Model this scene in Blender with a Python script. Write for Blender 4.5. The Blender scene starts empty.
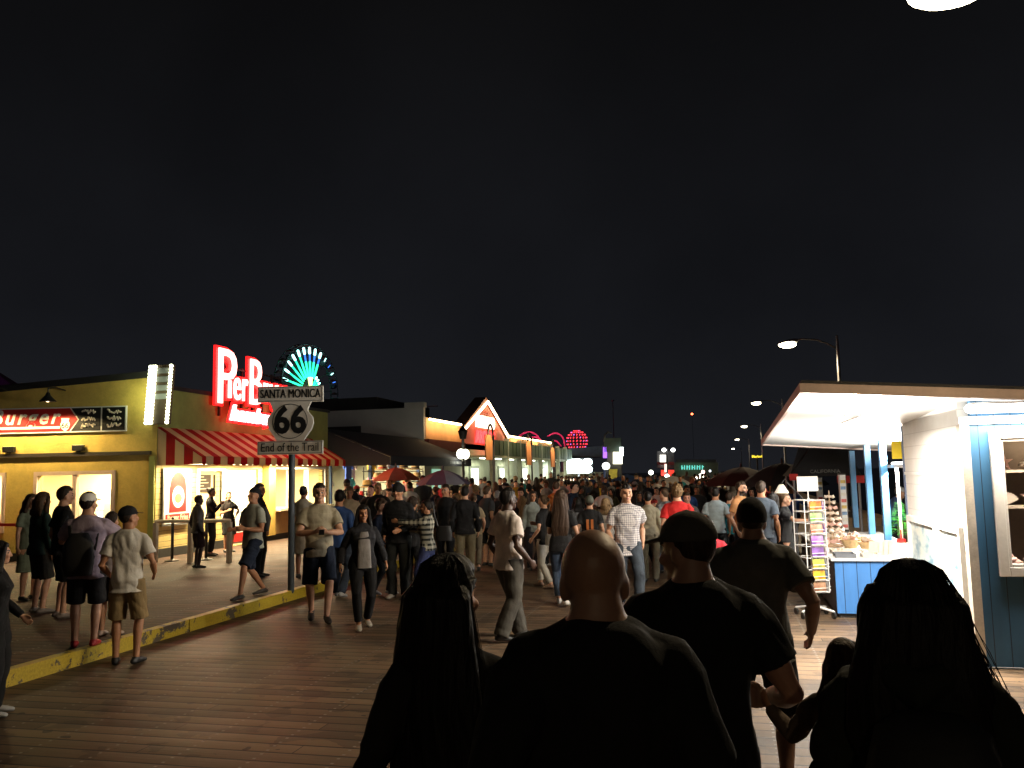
import bpy, math, random
import numpy as np
from mathutils import Vector, Matrix, Euler
random.seed(66)
R = math.radians
S = bpy.context.scene
COL = S.collection
TAU = 2*math.pi

# ---------------------------------------------------------------- camera model
F_PX, CAM_H, YAW, PITCH, ROLL = 850.0, 2.0, R(13.56), R(6.04), R(1.2)
fwd = Vector((-math.sin(YAW)*math.cos(PITCH), math.cos(YAW)*math.cos(PITCH), math.sin(PITCH)))
rgt0 = Vector((math.cos(YAW), math.sin(YAW), 0)); up0 = rgt0.cross(fwd)
rgt = rgt0*math.cos(ROLL) - up0*math.sin(ROLL)
upv = up0*math.cos(ROLL) + rgt0*math.sin(ROLL)
CAM = Vector((0, 0, CAM_H))
def ray(x, y): return fwd*F_PX + rgt*(x-512) + upv*(384-y)
def at_z(x, y, z): d = ray(x, y); return CAM + d*((z-CAM_H)/d.z)
def at_D(x, y, D): return CAM + ray(x, y)*(D/F_PX)
def at_X(x, y, X): d = ray(x, y); return CAM + d*(X/d.x)
def at_Y(x, y, Y): d = ray(x, y); return CAM + d*(Y/d.y)
def at_plane(x, y, p, n): d = ray(x, y); return CAM + d*((p-CAM).dot(n)/d.dot(n))
def project(p):
    v = Vector(p)-CAM; D = v.dot(fwd)
    return 512+F_PX*v.dot(rgt)/D, 384-F_PX*v.dot(upv)/D, D

cam = bpy.data.objects.new('camera', bpy.data.cameras.new('camera')); COL.objects.link(cam)
cam.matrix_world = Matrix((( rgt.x, upv.x, -fwd.x, CAM.x), (rgt.y, upv.y, -fwd.y, CAM.y), (rgt.z, upv.z, -fwd.z, CAM.z), (0, 0, 0, 1)))
cam.data.sensor_width = 36; cam.data.lens = 36*F_PX/1024; cam.data.clip_end = 6000; cam.data.clip_start = .05
S.camera = cam

# ---------------------------------------------------------------- materials
def srgb(h):
    h = h.lstrip('#'); c = [int(h[i:i+2], 16)/255 for i in (0, 2, 4)]
    return tuple(v/12.92 if v <= .04045 else ((v+.055)/1.055)**2.4 for v in c)
class NT:
    def __init__(s, name):
        s.m = bpy.data.materials.new(name); s.m.use_nodes = True; s.t = s.m.node_tree; s.t.nodes.clear()
        s.out = s.t.nodes.new('ShaderNodeOutputMaterial'); s.b = s.t.nodes.new('ShaderNodeBsdfPrincipled')
        s.t.links.new(s.b.outputs[0], s.out.inputs[0])
    def n(s, typ, **kw):
        nd = s.t.nodes.new(typ)
        for k, v in kw.items():
            if k in nd.inputs: nd.inputs[k].default_value = v
            else: setattr(nd, k, v)
        return nd
    def l(s, a, b): s.t.links.new(a, b)
    def math(s, op, a, b=None, c=None):
        nd = s.t.nodes.new('ShaderNodeMath'); nd.operation = op
        for i, v in enumerate((a, b, c)):
            if v is None: continue
            if isinstance(v, (int, float)): nd.inputs[i].default_value = v
            else: s.l(v, nd.inputs[i])
        return nd.outputs[0]
    def coord(s, kind='Object'): return s.n('ShaderNodeTexCoord').outputs[kind]
    def noise(s, vec, scale, detail=4, rough=.6, sc=None):
        if sc:
            mp = s.n('ShaderNodeMapping'); mp.inputs['Scale'].default_value = sc; s.l(vec, mp.inputs[0]); vec = mp.outputs[0]
        nd = s.n('ShaderNodeTexNoise'); nd.inputs['Scale'].default_value = scale; nd.inputs['Detail'].default_value = detail
        nd.inputs['Roughness'].default_value = rough; s.l(vec, nd.inputs['Vector']); return nd.outputs['Fac']
    def ramp(s, fac, stops):
        nd = s.n('ShaderNodeValToRGB'); cr = nd.color_ramp
        while len(cr.elements) < len(stops): cr.elements.new(.5)
        for e, (p, c) in zip(cr.elements, stops): e.position = p; e.color = (*c, 1) if len(c) == 3 else c
        s.l(fac, nd.inputs[0]); return nd.outputs[0]
    def mix(s, fac, a, b, typ='MIX'):
        nd = s.n('ShaderNodeMix'); nd.data_type = 'RGBA'; nd.blend_type = typ
        for i, v in ((0, fac), (6, a), (7, b)):
            if isinstance(v, (int, float)): nd.inputs[i].default_value = v
            elif isinstance(v, tuple): nd.inputs[i].default_value = (*v, 1) if len(v) == 3 else v
            else: s.l(v, nd.inputs[i])
        return nd.outputs[2]
    def bump(s, h, strength=.3, dist=.01):
        nd = s.n('ShaderNodeBump'); nd.inputs['Strength'].default_value = strength; nd.inputs['Distance'].default_value = dist
        s.l(h, nd.inputs['Height']); s.l(nd.outputs[0], s.b.inputs['Normal'])
    def set(s, **kw):
        for k, v in kw.items():
            k = k.replace('_', ' ')
            if isinstance(v, tuple): s.b.inputs[k].default_value = (*v, 1)
            elif isinstance(v, (int, float)): s.b.inputs[k].default_value = v
            else: s.l(v, s.b.inputs[k])
        return s.m
_cache = {}
def paint(name, c, rough=.6, var=.25, scale=3.0, metal=0.0, bump=.15):
    if name in _cache: return _cache[name]
    t = NT(name); co = t.coord(); n = t.noise(co, scale, 5); n2 = t.noise(co, scale*9, 3)
    a = tuple(v*(1-var) for v in c); b = tuple(min(1, v*(1+var)) for v in c)
    t.set(Base_Color=t.ramp(t.math('ADD', t.math('MULTIPLY', n, .75), t.math('MULTIPLY', n2, .25)), [(.3, a), (.7, b)]),
          Roughness=t.math('ADD', t.math('MULTIPLY', n2, .25), rough-.12), Metallic=metal)
    if bump: t.bump(n2, bump, .01)
    _cache[name] = t.m; return t.m
def emit(name, c, st):
    if name in _cache: return _cache[name]
    t = NT(name); t.set(Base_Color=tuple(min(v, .8) for v in c), Emission_Color=c, Emission_Strength=st, Roughness=.5)
    _cache[name] = t.m; return t.m
def obj_col(t):
    o = t.n('ShaderNodeObjectInfo'); return o.outputs['Color'], o.outputs['Random']

def m_cloth():
    t = NT('cloth'); c, r = obj_col(t); co = t.coord()
    n = t.noise(co, 5, 4); w = t.noise(co, 260, 2)
    t.set(Base_Color=t.mix(1.0, c, t.ramp(n, [(.3, (.72,)*3), (.7, (1.18,)*3)]), 'MULTIPLY'), Roughness=.9, Specular_IOR_Level=.25)
    f = t.noise(co, 9, 3, .5, (1, 1, .55))
    t.bump(t.math('ADD', f, t.math('MULTIPLY', w, .08)), .55, .03); return t.m
def m_denim():
    t = NT('denim'); c, r = obj_col(t); co = t.coord()
    n = t.noise(co, 7, 5); w = t.noise(co, 300, 2)
    t.set(Base_Color=t.mix(1.0, c, t.ramp(n, [(.3, (.65,)*3), (.7, (1.3,)*3)]), 'MULTIPLY'), Roughness=.85, Specular_IOR_Level=.25)
    t.bump(t.math('ADD', t.noise(co, 11, 3, .5, (1, 1, .4)), t.math('MULTIPLY', w, .1)), .5, .025); return t.m
def m_plaid(name, dark, period, width):
    t = NT(name); c, r = obj_col(t); sx = t.n('ShaderNodeSeparateXYZ'); t.l(t.coord(), sx.inputs[0])
    def band(o): return t.math('LESS_THAN', t.math('FRACT', t.math('MULTIPLY', o, 1/period)), width)
    k = t.math('MULTIPLY', t.math('ADD', band(sx.outputs[2]), t.math('MAXIMUM', band(sx.outputs[0]), band(sx.outputs[1]))), .5)
    t.set(Base_Color=t.mix(k, c, dark), Roughness=.9); t.bump(t.noise(t.coord(), 9, 3), .5, .03); return t.m
def m_skin():
    t = NT('skin'); c, r = obj_col(t); co = t.coord(); n = t.noise(co, 14, 4); n2 = t.noise(co, 120, 2)
    t.set(Base_Color=t.mix(1.0, c, t.ramp(n, [(.3, (.86, .82, .8)), (.7, (1.1, 1.08, 1.06))]), 'MULTIPLY'), Roughness=.48)
    t.bump(n2, .15, .004); return t.m
def m_hair():
    t = NT('hair'); c, r = obj_col(t); co = t.coord(); n = t.noise(co, 60, 3, .6, (1, 1, .09)); n2 = t.noise(co, 6, 2)
    t.set(Base_Color=t.mix(1.0, c, t.ramp(n, [(.3, (.5,)*3), (.7, (1.5,)*3)]), 'MULTIPLY'), Roughness=.55, Specular_IOR_Level=.18)
    t.bump(n, .7, .012); return t.m
CLOTH, DENIM, SKIN, HAIR = m_cloth(), m_denim(), m_skin(), m_hair()
PLAID = m_plaid('plaid_cloth', (.012, .014, .012), .085, .45)
CHECK = m_plaid('fine_check_cloth', (.16, .16, .2), .03, .35)
LEATHER = paint('shoe_leather', (.03, .03, .03), .5)
EYE = paint('eye_dark', (.015, .011, .01), .3, .1)
LIP = paint('lip_skin', (.28, .1, .085), .45, .1)
def m_shoe():
    t = NT('shoe'); c, r = obj_col(t); t.set(Base_Color=c, Roughness=.6); t.bump(t.noise(t.coord(), 60, 2), .3, .006); return t.m
SHOE = m_shoe()

# ---------------------------------------------------------------- mesh helpers
class MB:
    def __init__(s): s.v = []; s.f = []; s.mi = []; s.k = 0
    def mat(s, k): s.k = k; return s
    def add(s, vs, fs, M=None):
        o = len(s.v)
        if M is not None and M.determinant() < 0: fs = [tuple(reversed(f)) for f in fs]
        s.v += [tuple(M @ Vector(p)) for p in vs] if M is not None else [tuple(p) for p in vs]
        s.f += [tuple(i+o for i in f) for f in fs]; s.mi += [s.k]*len(fs); return s
    def box(s, x0, x1, y0, y1, z0, z1, M=None):
        x0, x1 = sorted((x0, x1)); y0, y1 = sorted((y0, y1)); z0, z1 = sorted((z0, z1))
        return s.add([(x0,y0,z0),(x1,y0,z0),(x1,y1,z0),(x0,y1,z0),(x0,y0,z1),(x1,y0,z1),(x1,y1,z1),(x0,y1,z1)],
                     [(0,3,2,1),(4,5,6,7),(0,1,5,4),(1,2,6,5),(2,3,7,6),(3,0,4,7)], M)
    def prism(s, poly, vec, M=None):
        """poly: list of 3D points, extruded along vec"""
        n = len(poly); vec = Vector(vec); a = [Vector(p) for p in poly]; b = [p+vec for p in a]
        return s.add(a+b, [tuple(range(n-1, -1, -1)), tuple(range(n, 2*n))]+[(i, (i+1)%n, n+(i+1)%n, n+i) for i in range(n)], M)
    def rings(s, rs, n=14, ex=1.0, M=None):
        """rs: list of (centre, axis a, axis b); closed solid"""
        vs = []
        for c, a, b in rs:
            c, a, b = Vector(c), Vector(a), Vector(b)
            for i in range(n):
                t = TAU*i/n; ct, st = math.cos(t), math.sin(t)
                vs.append(c + a*math.copysign(abs(ct)**ex, ct) + b*math.copysign(abs(st)**ex, st))
        m = len(rs); fs = []
        for j in range(m-1):
            for i in range(n):
                fs.append((j*n+i, j*n+(i+1)%n, (j+1)*n+(i+1)%n, (j+1)*n+i))
        fs.append(tuple(range(n-1, -1, -1))); fs.append(tuple((m-1)*n+i for i in range(n)))
        return s.add(vs, fs, M)
    def tube(s, path, r, n=10, dome=True, M=None, flat=None):
        path = [Vector(p) for p in path]
        if isinstance(r, (int, float)): r = [r]*len(path)
        r = list(r)
        T = []
        for i in range(len(path)):
            a = path[max(i-1, 0)]; b = path[min(i+1, len(path)-1)]; d = b-a
            T.append(d.normalized() if d.length > 1e-9 else Vector((0, 0, 1)))
        ref = Vector(flat) if flat is not None else (Vector((0, 0, 1)) if abs(T[0].z) < .9 else Vector((0, 1, 0)))
        rs = []
        def ring(c, t, ra):
            x = (ref - t*ref.dot(t))
            x = x.normalized() if x.length > 1e-6 else t.orthogonal().normalized()
            y = t.cross(x); ra = ra if isinstance(ra, tuple) else (ra, ra)
            rs.append((c, x*ra[0], y*ra[1]))
        sc = lambda ra, k: tuple(v*k for v in ra) if isinstance(ra, tuple) else ra*k
        mr = lambda ra: min(ra) if isinstance(ra, tuple) else ra
        if dome:
            for k, q in ((.35, .92), (.75, .6)): ring(path[0]-T[0]*mr(r[0])*q, T[0], sc(r[0], k))
        for p, t, ra in zip(path, T, r): ring(p, t, ra)
        if dome:
            for k, q in ((.75, .6), (.35, .92)): ring(path[-1]+T[-1]*mr(r[-1])*q, T[-1], sc(r[-1], k))
        return s.rings(rs, n, M=M)
    def ell(s, c, r, n=14, m=9, M=None):
        c = Vector(c); vs = []; fs = []
        for j in range(1, m):
            ph = math.pi*j/m
            for i in range(n):
                t = TAU*i/n; vs.append(c+Vector((r[0]*math.sin(ph)*math.cos(t), r[1]*math.sin(ph)*math.sin(t), r[2]*math.cos(ph))))
        vs += [c+Vector((0, 0, r[2])), c-Vector((0, 0, r[2]))]; top, bot = len(vs)-2, len(vs)-1
        for j in range(m-2):
            for i in range(n): fs.append((j*n+i, (j+1)*n+i, (j+1)*n+(i+1)%n, j*n+(i+1)%n))
        for i in range(n): fs.append((top, i, (i+1)%n)); fs.append((bot, (m-2)*n+(i+1)%n, (m-2)*n+i))
        return s.add(vs, fs, M)
    def lathe(s, prof, n=20, M=None):
        """prof: (r,z) pairs from bottom to top"""
        return s.rings([((0, 0, z), (max(r, 1e-4), 0, 0), (0, max(r, 1e-4), 0)) for r, z in prof], n, M=M)
    def sphere_dir(s, fn, n=28, m=18, M=None):
        """closed surface radius-vector fn(direction)->point"""
        vs = []; fs = []
        for j in range(1, m):
            ph = math.pi*j/m
            for i in range(n):
                t = TAU*i/n; vs.append(fn(Vector((math.sin(ph)*math.cos(t), math.sin(ph)*math.sin(t), math.cos(ph)))))
        vs += [fn(Vector((0, 0, 1))), fn(Vector((0, 0, -1)))]; top, bot = len(vs)-2, len(vs)-1
        for j in range(m-2):
            for i in range(n): fs.append((j*n+i, (j+1)*n+i, (j+1)*n+(i+1)%n, j*n+(i+1)%n))
        for i in range(n): fs.append((top, i, (i+1)%n)); fs.append((bot, (m-2)*n+(i+1)%n, (m-2)*n+i))
        return s.add(vs, fs, M)
    def mesh(s, name):
        me = bpy.data.meshes.new(name); me.from_pydata(s.v, [], s.f)
        me.polygons.foreach_set('material_index', s.mi); me.update(); return me
    def build(s, name, mats, parent=None, smooth=False, bevel=0):
        me = s.mesh(name); o = bpy.data.objects.new(name, me); COL.objects.link(o)
        for m in (mats if isinstance(mats, (list, tuple)) else [mats]): me.materials.append(m)
        if smooth:
            me.polygons.foreach_set('use_smooth', [True]*len(me.polygons))
            try: me.set_sharp_from_angle(angle=R(45))
            except Exception: pass
        if bevel:
            b = o.modifiers.new('bevel', 'BEVEL'); b.width = bevel; b.segments = 2; b.limit_method = 'ANGLE'; b.angle_limit = R(40)
        if parent is not None: o.parent = parent
        return o
def thing(name, label, cat, loc=(0, 0, 0), rz=0, group=None):
    o = bpy.data.objects.new(name, None); COL.objects.link(o); o.empty_display_size = .1
    o.location = loc; o.rotation_euler = (0, 0, rz); o['label'] = label; o['category'] = cat
    if group: o['group'] = group
    return o
def tag(o, label, cat, group=None):
    o['label'] = label; o['category'] = cat
    if group: o['group'] = group
    return o
def struct(o, kind='structure'): o['kind'] = kind; return o
def copy_tree(o, parent=None):
    c = o.copy(); COL.objects.link(c)
    if parent is not None: c.parent = parent
    for ch in list(o.children): copy_tree(ch, c)
    return c
def text_into(mb, txt, size, ext, M, bold=0.0, shear=0.0, align='CENTER', wx=1.0, spacing=1.0):
    cu = bpy.data.curves.new('t', 'FONT'); cu.body = txt; cu.size = size; cu.extrude = ext; cu.offset = bold; cu.shear = shear
    cu.align_x = align; cu.align_y = 'CENTER'; cu.resolution_u = 3; cu.space_character = spacing
    ob = bpy.data.objects.new('t', cu); me = ob.to_mesh()
    vs = [Vector((v.co.x*wx, v.co.y, v.co.z)) for v in me.vertices]; fs = [tuple(p.vertices) for p in me.polygons]
    ob.to_mesh_clear(); bpy.data.objects.remove(ob); bpy.data.curves.remove(cu)
    mb.add(vs, fs, M); return mb
def face_M(origin, xdir, zdir=(0, 0, 1)):
    """text matrix: local x -> xdir, local y -> up, local z -> normal (x cross up)"""
    x = Vector(xdir).normalized(); y = Vector(zdir).normalized(); n = x.cross(y).normalized(); y = n.cross(x)
    o = Vector(origin)
    return Matrix(((x.x, y.x, n.x, o.x), (x.y, y.y, n.y, o.y), (x.z, y.z, n.z, o.z), (0, 0, 0, 1)))
def lamp_light(name, typ, loc, power, color, parent=None, size=.2, rot=None, spot=None, size_y=None):
    l = bpy.data.lights.new(name, typ); l.energy = power; l.color = color
    if typ == 'AREA':
        l.size = size
        if size_y: l.shape = 'RECTANGLE'; l.size_y = size_y
    else: l.shadow_soft_size = size
    if spot: l.spot_size = R(spot); l.spot_blend = .4
    o = bpy.data.objects.new(name, l); COL.objects.link(o); o.location = loc
    if rot: o.rotation_euler = rot
    if parent is not None: o.parent = parent
    return o
_scratch = bpy.data.scenes.new('scratch')
def remesh(mb, name, voxel, smooth=3, disp=None):
    """union of overlapping closed solids into one continuous surface (mesh data)"""
    me = mb.mesh(name); ob = bpy.data.objects.new(name, me); _scratch.collection.objects.link(ob)
    m = ob.modifiers.new('r', 'REMESH'); m.mode = 'VOXEL'; m.voxel_size = voxel; m.use_smooth_shade = True
    if smooth:
        sm = ob.modifiers.new('s', 'SMOOTH'); sm.iterations = smooth; sm.factor = .5
    _scratch.view_layers[0].update(); dg = _scratch.view_layers[0].depsgraph
    out = bpy.data.meshes.new_from_object(ob.evaluated_get(dg)); out.name = name
    bpy.data.objects.remove(ob); bpy.data.meshes.remove(me)
    if disp:
        n = len(out.vertices); co = np.empty(n*3, np.float32); no = np.empty(n*3, np.float32)
        out.vertices.foreach_get('co', co); out.vertices.foreach_get('normal', no)
        co = co.reshape(-1, 3); no = no.reshape(-1, 3); co = co + no*disp(co)[:, None]
        out.vertices.foreach_set('co', co.ravel())
    out.polygons.foreach_set('use_smooth', [True]*len(out.polygons)); out.update()
    return out
# ---------------------------------------------------------------- people
SK = {'light': srgb('#d0a184'), 'tan': srgb('#b98563'), 'brown': srgb('#84563b'), 'dark': srgb('#3a241a'), 'pink': srgb('#d79c86')}
HC = {'black': (.012, .010, .009), 'dark brown': (.028, .018, .012), 'brown': (.07, .042, .024), 'fair': (.25, .16, .08), 'grey': (.22, .21, .2)}
def ik(a, b, l1, l2, pole):
    d = b-a; L = d.length
    mx = (l1+l2)*.998
    if L > mx: b = a+d*(mx/L); d = b-a; L = mx
    if L < abs(l1-l2)+.02: L = abs(l1-l2)+.02
    x = (l1*l1-l2*l2+L*L)/(2*L); h = math.sqrt(max(0, l1*l1-x*x)); u = d.normalized()
    p = Vector(pole); p = p-u*p.dot(u); p = p.normalized() if p.length > 1e-5 else u.orthogonal().normalized()
    return a+u*x+p*h, b
def wrinkle(amp, seed, zc=None):
    rs = np.random.RandomState(seed)
    ks = rs.normal(size=(7, 3))*np.array([14, 14, 20]); ph = rs.rand(7)*TAU; kw = rs.normal(size=(3, 3))*5; pw = rs.rand(3)*TAU
    def f(co):
        w = co + .05*np.sin(co@kw.T+pw)
        d = np.sin(w@ks.T+ph).sum(1)/7; e = np.sin((w*np.array([1.9, 1.9, .55]))@ks[:4].T+ph[:4]).sum(1)/4
        return (amp*(np.abs(d)*2.4-.6+.55*e)).astype(np.float32)
    return f
def strands(amp, seed):
    rs = np.random.RandomState(seed)
    def f(co):
        th = np.arctan2(co[:, 0], -co[:, 1]+.02)
        rad = np.clip((np.hypot(co[:, 0], co[:, 1]+.02)-.03)/.06, 0, 1)
        w = th*5 + .7*np.sin(co[:, 2]*11+rs.rand()*6)+.6*np.sin(co[:, 2]*4.3+th*2)
        return (amp*rad*(np.sin(w*1.6)+.6*np.sin(w*3.7+1)+.35*np.sin(w*8+2))/1.9).astype(np.float32)
    return f
DEF = dict(sex='m', girth=1.0, lean=0, side=0, twist=0, head=(0, 0, 0), lf=(-.1, .0, .085), rf=(.1, 0, .085), lfy=8, rfy=-8, lh=(-.25, .04, .88), rh=(.25, .04, .88),
           lpole=(-.35, -1, -.1), rpole=(.35, -1, -.1), drop=0, hair='short', cap=None, sleeve='short', hem=.84, legs='long', curl=.35, glasses=False, beard=False,
           lpalm=None, rpalm=None, skirt=False, loose=1.0, hoodie=False, hairlen=.42, hands=True, short_neck=0.0, curtain=True, kneel=None, belly=0.0, seed=1)
def human_parts(vox=.009, **kw):
    """meshes of one figure 1.75 m tall facing +Y; x<0 is the figure's left as seen from behind"""
    q = dict(DEF); q.update(kw); g = q['girth']; fem = q['sex'] == 'f'; seed = q['seed']
    piv = Vector((0, 0, .95-q['drop']))
    def T(p):
        p = Vector(p) - Vector((0, 0, q['drop'])); k = min(1, max(0, (p.z-piv.z)/.4)); k = k*k*(3-2*k)
        M = Euler((-R(q['lean']), R(q['side']), 0)).to_matrix(); Mt = Matrix.Rotation(R(q['twist'])*k, 3, 'Z')
        if p.z < piv.z: return p
        return piv + Matrix.Identity(3).lerp(M, min(1, k*1.5)) @ (Mt @ (p-piv))
    body = MB(); shirt = MB(); pants = MB()
    # torso: (z, rx, ry, y)
    if fem:
        tor = [(.84, .155, .105, -.01), (.92, .172, .122, -.015), (1.0, .16, .11, -.005), (1.1, .128, .088, .005), (1.2, .138, .098, .012), (1.28, .150, .118, .022), (1.35, .155, .102, .006), (1.40, .142, .086, -.008), (1.44, .108, .070, -.014), (1.475, .072, .058, -.014), (1.505, .052, .051, -.008), (1.55, .047, .05, .0), (1.59, .046, .05, .010)]
    else:
        tor = [(.84, .15, .105, 0), (.93, .163, .115, -.008), (1.02, .155, .108, 0), (1.12, .150, .104, .005), (1.24, .168, .114, .008), (1.33, .180, .115, .002), (1.395, .170, .099, -.008), (1.44, .134, .083, -.015), (1.475, .096, .071, -.016), (1.505, .068, .063, -.010), (1.55, .058, .059, .0), (1.59, .056, .059, .010)]
    def gf(z): return 1+(g-1)*min(1, max(.45, 1-(z-1.40)/.2))
    def sect(z, rx, ry, y, add=0.0, sc=1.0):
        bel = q['belly']*math.exp(-((z-1.08)/.13)**2)
        c = T((0, y+bel*.5, z)); e = .02
        zx = (T((e, y, z))-T((-e, y, z))).normalized(); up = (T((0, y, z+e))-T((0, y, z-e))).normalized(); zy = up.cross(zx).normalized()
        return (c, zx*(rx*gf(z)*sc+add), zy*((ry*gf(z)+bel*.6)*sc+add))
    body.rings([sect(*t) for t in tor], 20, .88)
    sw = (.150 if fem else .176)*(.35+.65*g); sz = 1.372 if fem else 1.378
    SH = {-1: T((-sw, -.008, sz)), 1: T((sw, -.008, sz))}
    al = .93 if fem else 1.0; ag = (.86 if fem else 1.0)*g
    arms = {}
    for sgn, h, pole in ((-1, q['lh'], q['lpole']), (1, q['rh'], q['rpole'])):
        s0 = SH[sgn]; e, w = ik(s0, Vector(h), .29*al, .255*al, pole); arms[sgn] = (s0, e, w)
        inn = T((sgn*sw*.42, -.012, sz+.045))
        body.tube([inn, s0.lerp(inn, .1), s0.lerp(e, .12), s0.lerp(e, .38), s0.lerp(e, .75), e, e.lerp(w, .28), e.lerp(w, .7), w], [.05*ag, .058*ag, .060*ag, .054*ag, .046*ag, .040*ag, .043*ag, .034*ag, .026*ag], 12)
        d = (w-e).normalized()
        pn = q['lpalm' if sgn < 0 else 'rpalm']
        n = Vector(pn) if pn is not None else Vector((-sgn, .15, 0)); n = n-d*n.dot(d)
        n = n.normalized() if n.length > 1e-4 else d.orthogonal().normalized()
        t = d.cross(n)*1.0
        if t.dot(Vector((0, 1, .6))) < 0: t = -t            # thumb side forwards / up
        hs = .92 if fem else 1.0; P = lambda a, b, c: w+(d*a+t*b+n*c)*hs
        body.tube([P(-.01, 0, 0), P(.03, 0, 0), P(.075, 0, .004), P(.09, 0, .006)], [(.014, .024), (.015, .036), (.013, .041), (.011, .038)], 12, flat=n)
        if q['hands']:
            c = q['curl']
            for b, ln in ((.031, .068), (.011, .078), (-.010, .073), (-.030, .056)):
                a0 = P(.078, b, .004); a = .35+c; v1 = d*math.cos(c*.7)+n*math.sin(c*.7); v2 = d*math.cos(c*1.9)+n*math.sin(c*1.9); v3 = d*math.cos(c*2.7)+n*math.sin(c*2.7)
                a1 = a0+v1*ln*.48*hs; a2 = a1+v2*ln*.32*hs; a3 = a2+v3*ln*.2*hs
                body.tube([P(.06, b*.9, .002), a0, a1, a2, a3], [.0095*hs, .0095*hs, .0088*hs, .0080*hs, .0072*hs], 8)
            body.tube([P(.012, .018, .004), P(.045, .042, .014), P(.072, .050, .024), P(.092, .049, .034)], [.013*hs, .0115*hs, .0098*hs, .0085*hs], 8)
        else:
            body.tube([P(.08, 0, .005), P(.13, 0, .02), P(.16, 0, .045)], [(.012, .038), (.011, .036), (.009, .026)], 10, flat=n)
            body.tube([P(.02, .02, .0), P(.06, .048, .012), P(.085, .05, .02)], .011, 8)
    # legs
    hw = .092*(.5+.5*g)
    LEG = {}
    for sgn, ft, fy in ((-1, q['lf'], q['lfy']), (1, q['rf'], q['rfy'])):
        hip = Vector((sgn*hw, 0, .9-q['drop'])); foot = Vector(ft)
        fd = Vector((-math.sin(R(fy)), math.cos(R(fy)), 0))
        k, a = ik(hip, foot, .418, .407, fd+Vector((sgn*.12, 0, 0))); LEG[sgn] = (hip, k, a, fd)
        lg = .45+.55*g
        body.tube([hip+Vector((0, 0, .03)), hip.lerp(k, .25), hip.lerp(k, .7), k, k.lerp(a, .3)-fd*.012, k.lerp(a, .7)-fd*.004, a], [.088*lg, .086*lg, .064*lg, .052*lg, .055*lg, .041*lg, .036], 14)
        lift = max(0, a.z-.085); tip = Vector((0, 0, -min(lift*.9, .09)))
        body.tube([a-fd*.03+Vector((0, 0, -.045)), a+fd*.05+Vector((0, 0, -.035))+tip*.4, a+fd*.13+Vector((0, 0, -.058))+tip], [(.03, .034), (.032, .038), (.018, .038)], 12, flat=(0, 0, 1))
    # head
    HO = T((0, .008+q['short_neck']*.25, 1.505-q['short_neck'])); hy, hp, hr = q['head']
    Mh = Matrix.Rotation(R(q['twist'])*.6+R(hy), 3, 'Z') @ Matrix.Rotation(-R(q['lean'])*.4-R(hp), 3, 'X') @ Matrix.Rotation(R(hr), 3, 'Y')
    hs = .975 if fem else 1.02
    def H(p): return HO + Mh @ ((Vector(p)+Vector((0, .012, .12)))*hs)
    HM = Matrix.Translation(HO) @ Mh.to_4x4() @ Matrix.Scale(hs, 4) @ Matrix.Translation((0, .012, .12))
    body.ell((0, -.012, .03), (.077, .097, .096), 20, 14, HM)
    body.ell((0, -.022, .040), (.077, .088, .078), 18, 12, HM)
    body.ell((0, .022, -.03), (.063, .066, .088), 18, 12, HM)
    body.ell((0, .058, -.088), (.034, .032, .028), 12, 8, HM)
    body.tube([(0, .088, .018), (0, .098, -.005), (0, .108, -.028)], [.009, .011, .015], 8, M=HM)
    body.ell((0, .082, .026), (.052, .014, .012), 12, 8, HM)
    body.ell((0, .086, -.062), (.024, .011, .011), 10, 6, HM)
    for sx in (-1, 1):
        body.ell((sx*.073, -.008, -.012), (.012, .022, .034), 10, 8, HM)
        body.ell((sx*.04, .068, -.03), (.024, .022, .022), 10, 8, HM)
    body.tube([HO-Vector((0, .0, .07)), H((0, -.025, -.06))], [(.056 if not fem else .046)*(.5+.5*g), (.052 if not fem else .044)*(.6+.4*g)], 14)
    if g > 1.15: body.ell((0, -.062, -.085), (.055, .035, .03), 12, 8, HM)
    bm = remesh(body, 'body', vox, 3)
    bm.materials.append(SKIN); bm.materials.append(EYE); bm.materials.append(LIP)
    inv = HM.inverted(); nf = len(bm.polygons); cen = np.empty(nf*3, np.float32); bm.polygons.foreach_get('center', cen)
    cen = cen.reshape(-1, 3); Mi = np.array(inv); lc = cen@Mi[:3, :3].T+Mi[:3, 3]; mi = np.zeros(nf, np.int32)
    front = lc[:, 1] > .05
    for sx in (-1, 1):
        e = ((lc[:, 0]-sx*.031)/.0145)**2+((lc[:, 2]-.004)/.0075)**2 < 1; mi[e & front] = 1
        e = ((lc[:, 0]-sx*.033)/.021)**2+((lc[:, 2]-.028)/.0058)**2 < 1; mi[e & front] = 1
    e = (lc[:, 0]/.023)**2+((lc[:, 2]+.063)/.0085)**2 < 1; mi[e & front] = 2
    if q['beard']:
        e = (lc[:, 2] < -.045) & (lc[:, 1] > -.01) & (lc[:, 2] > -.13) & (np.abs(lc[:, 0]) < .075) & (mi != 2); mi[e] = 1
    bm.polygons.foreach_set('material_index', mi)
    out = {'body': bm}
    # shirt
    hem = q['hem']; L = q['loose']; st = [t for t in tor if t[0] > hem+.03 and t[0] < 1.49]
    first = np.interp(hem, [t[0] for t in tor], range(len(tor))); i0 = int(first); fr = first-i0
    a, b = tor[i0], tor[min(i0+1, len(tor)-1)]
    h0 = tuple(a[i]+(b[i]-a[i])*fr for i in range(4)); h0 = (hem, max(h0[1], .166), max(h0[2], .122), h0[3])
    add = .016+.012*(L-1)
    rs = [sect(*h0, add=add+.012*L)]
    for t in st:
        rx = t[1] if not (1.0 < t[0] < 1.24) else t[1]+(.158 if not fem else .14)*.0+max(0, (.15 if not fem else .128)-t[1])*.6*L
        rs.append(sect(t[0], rx, t[2], t[3], add=add))
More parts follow.
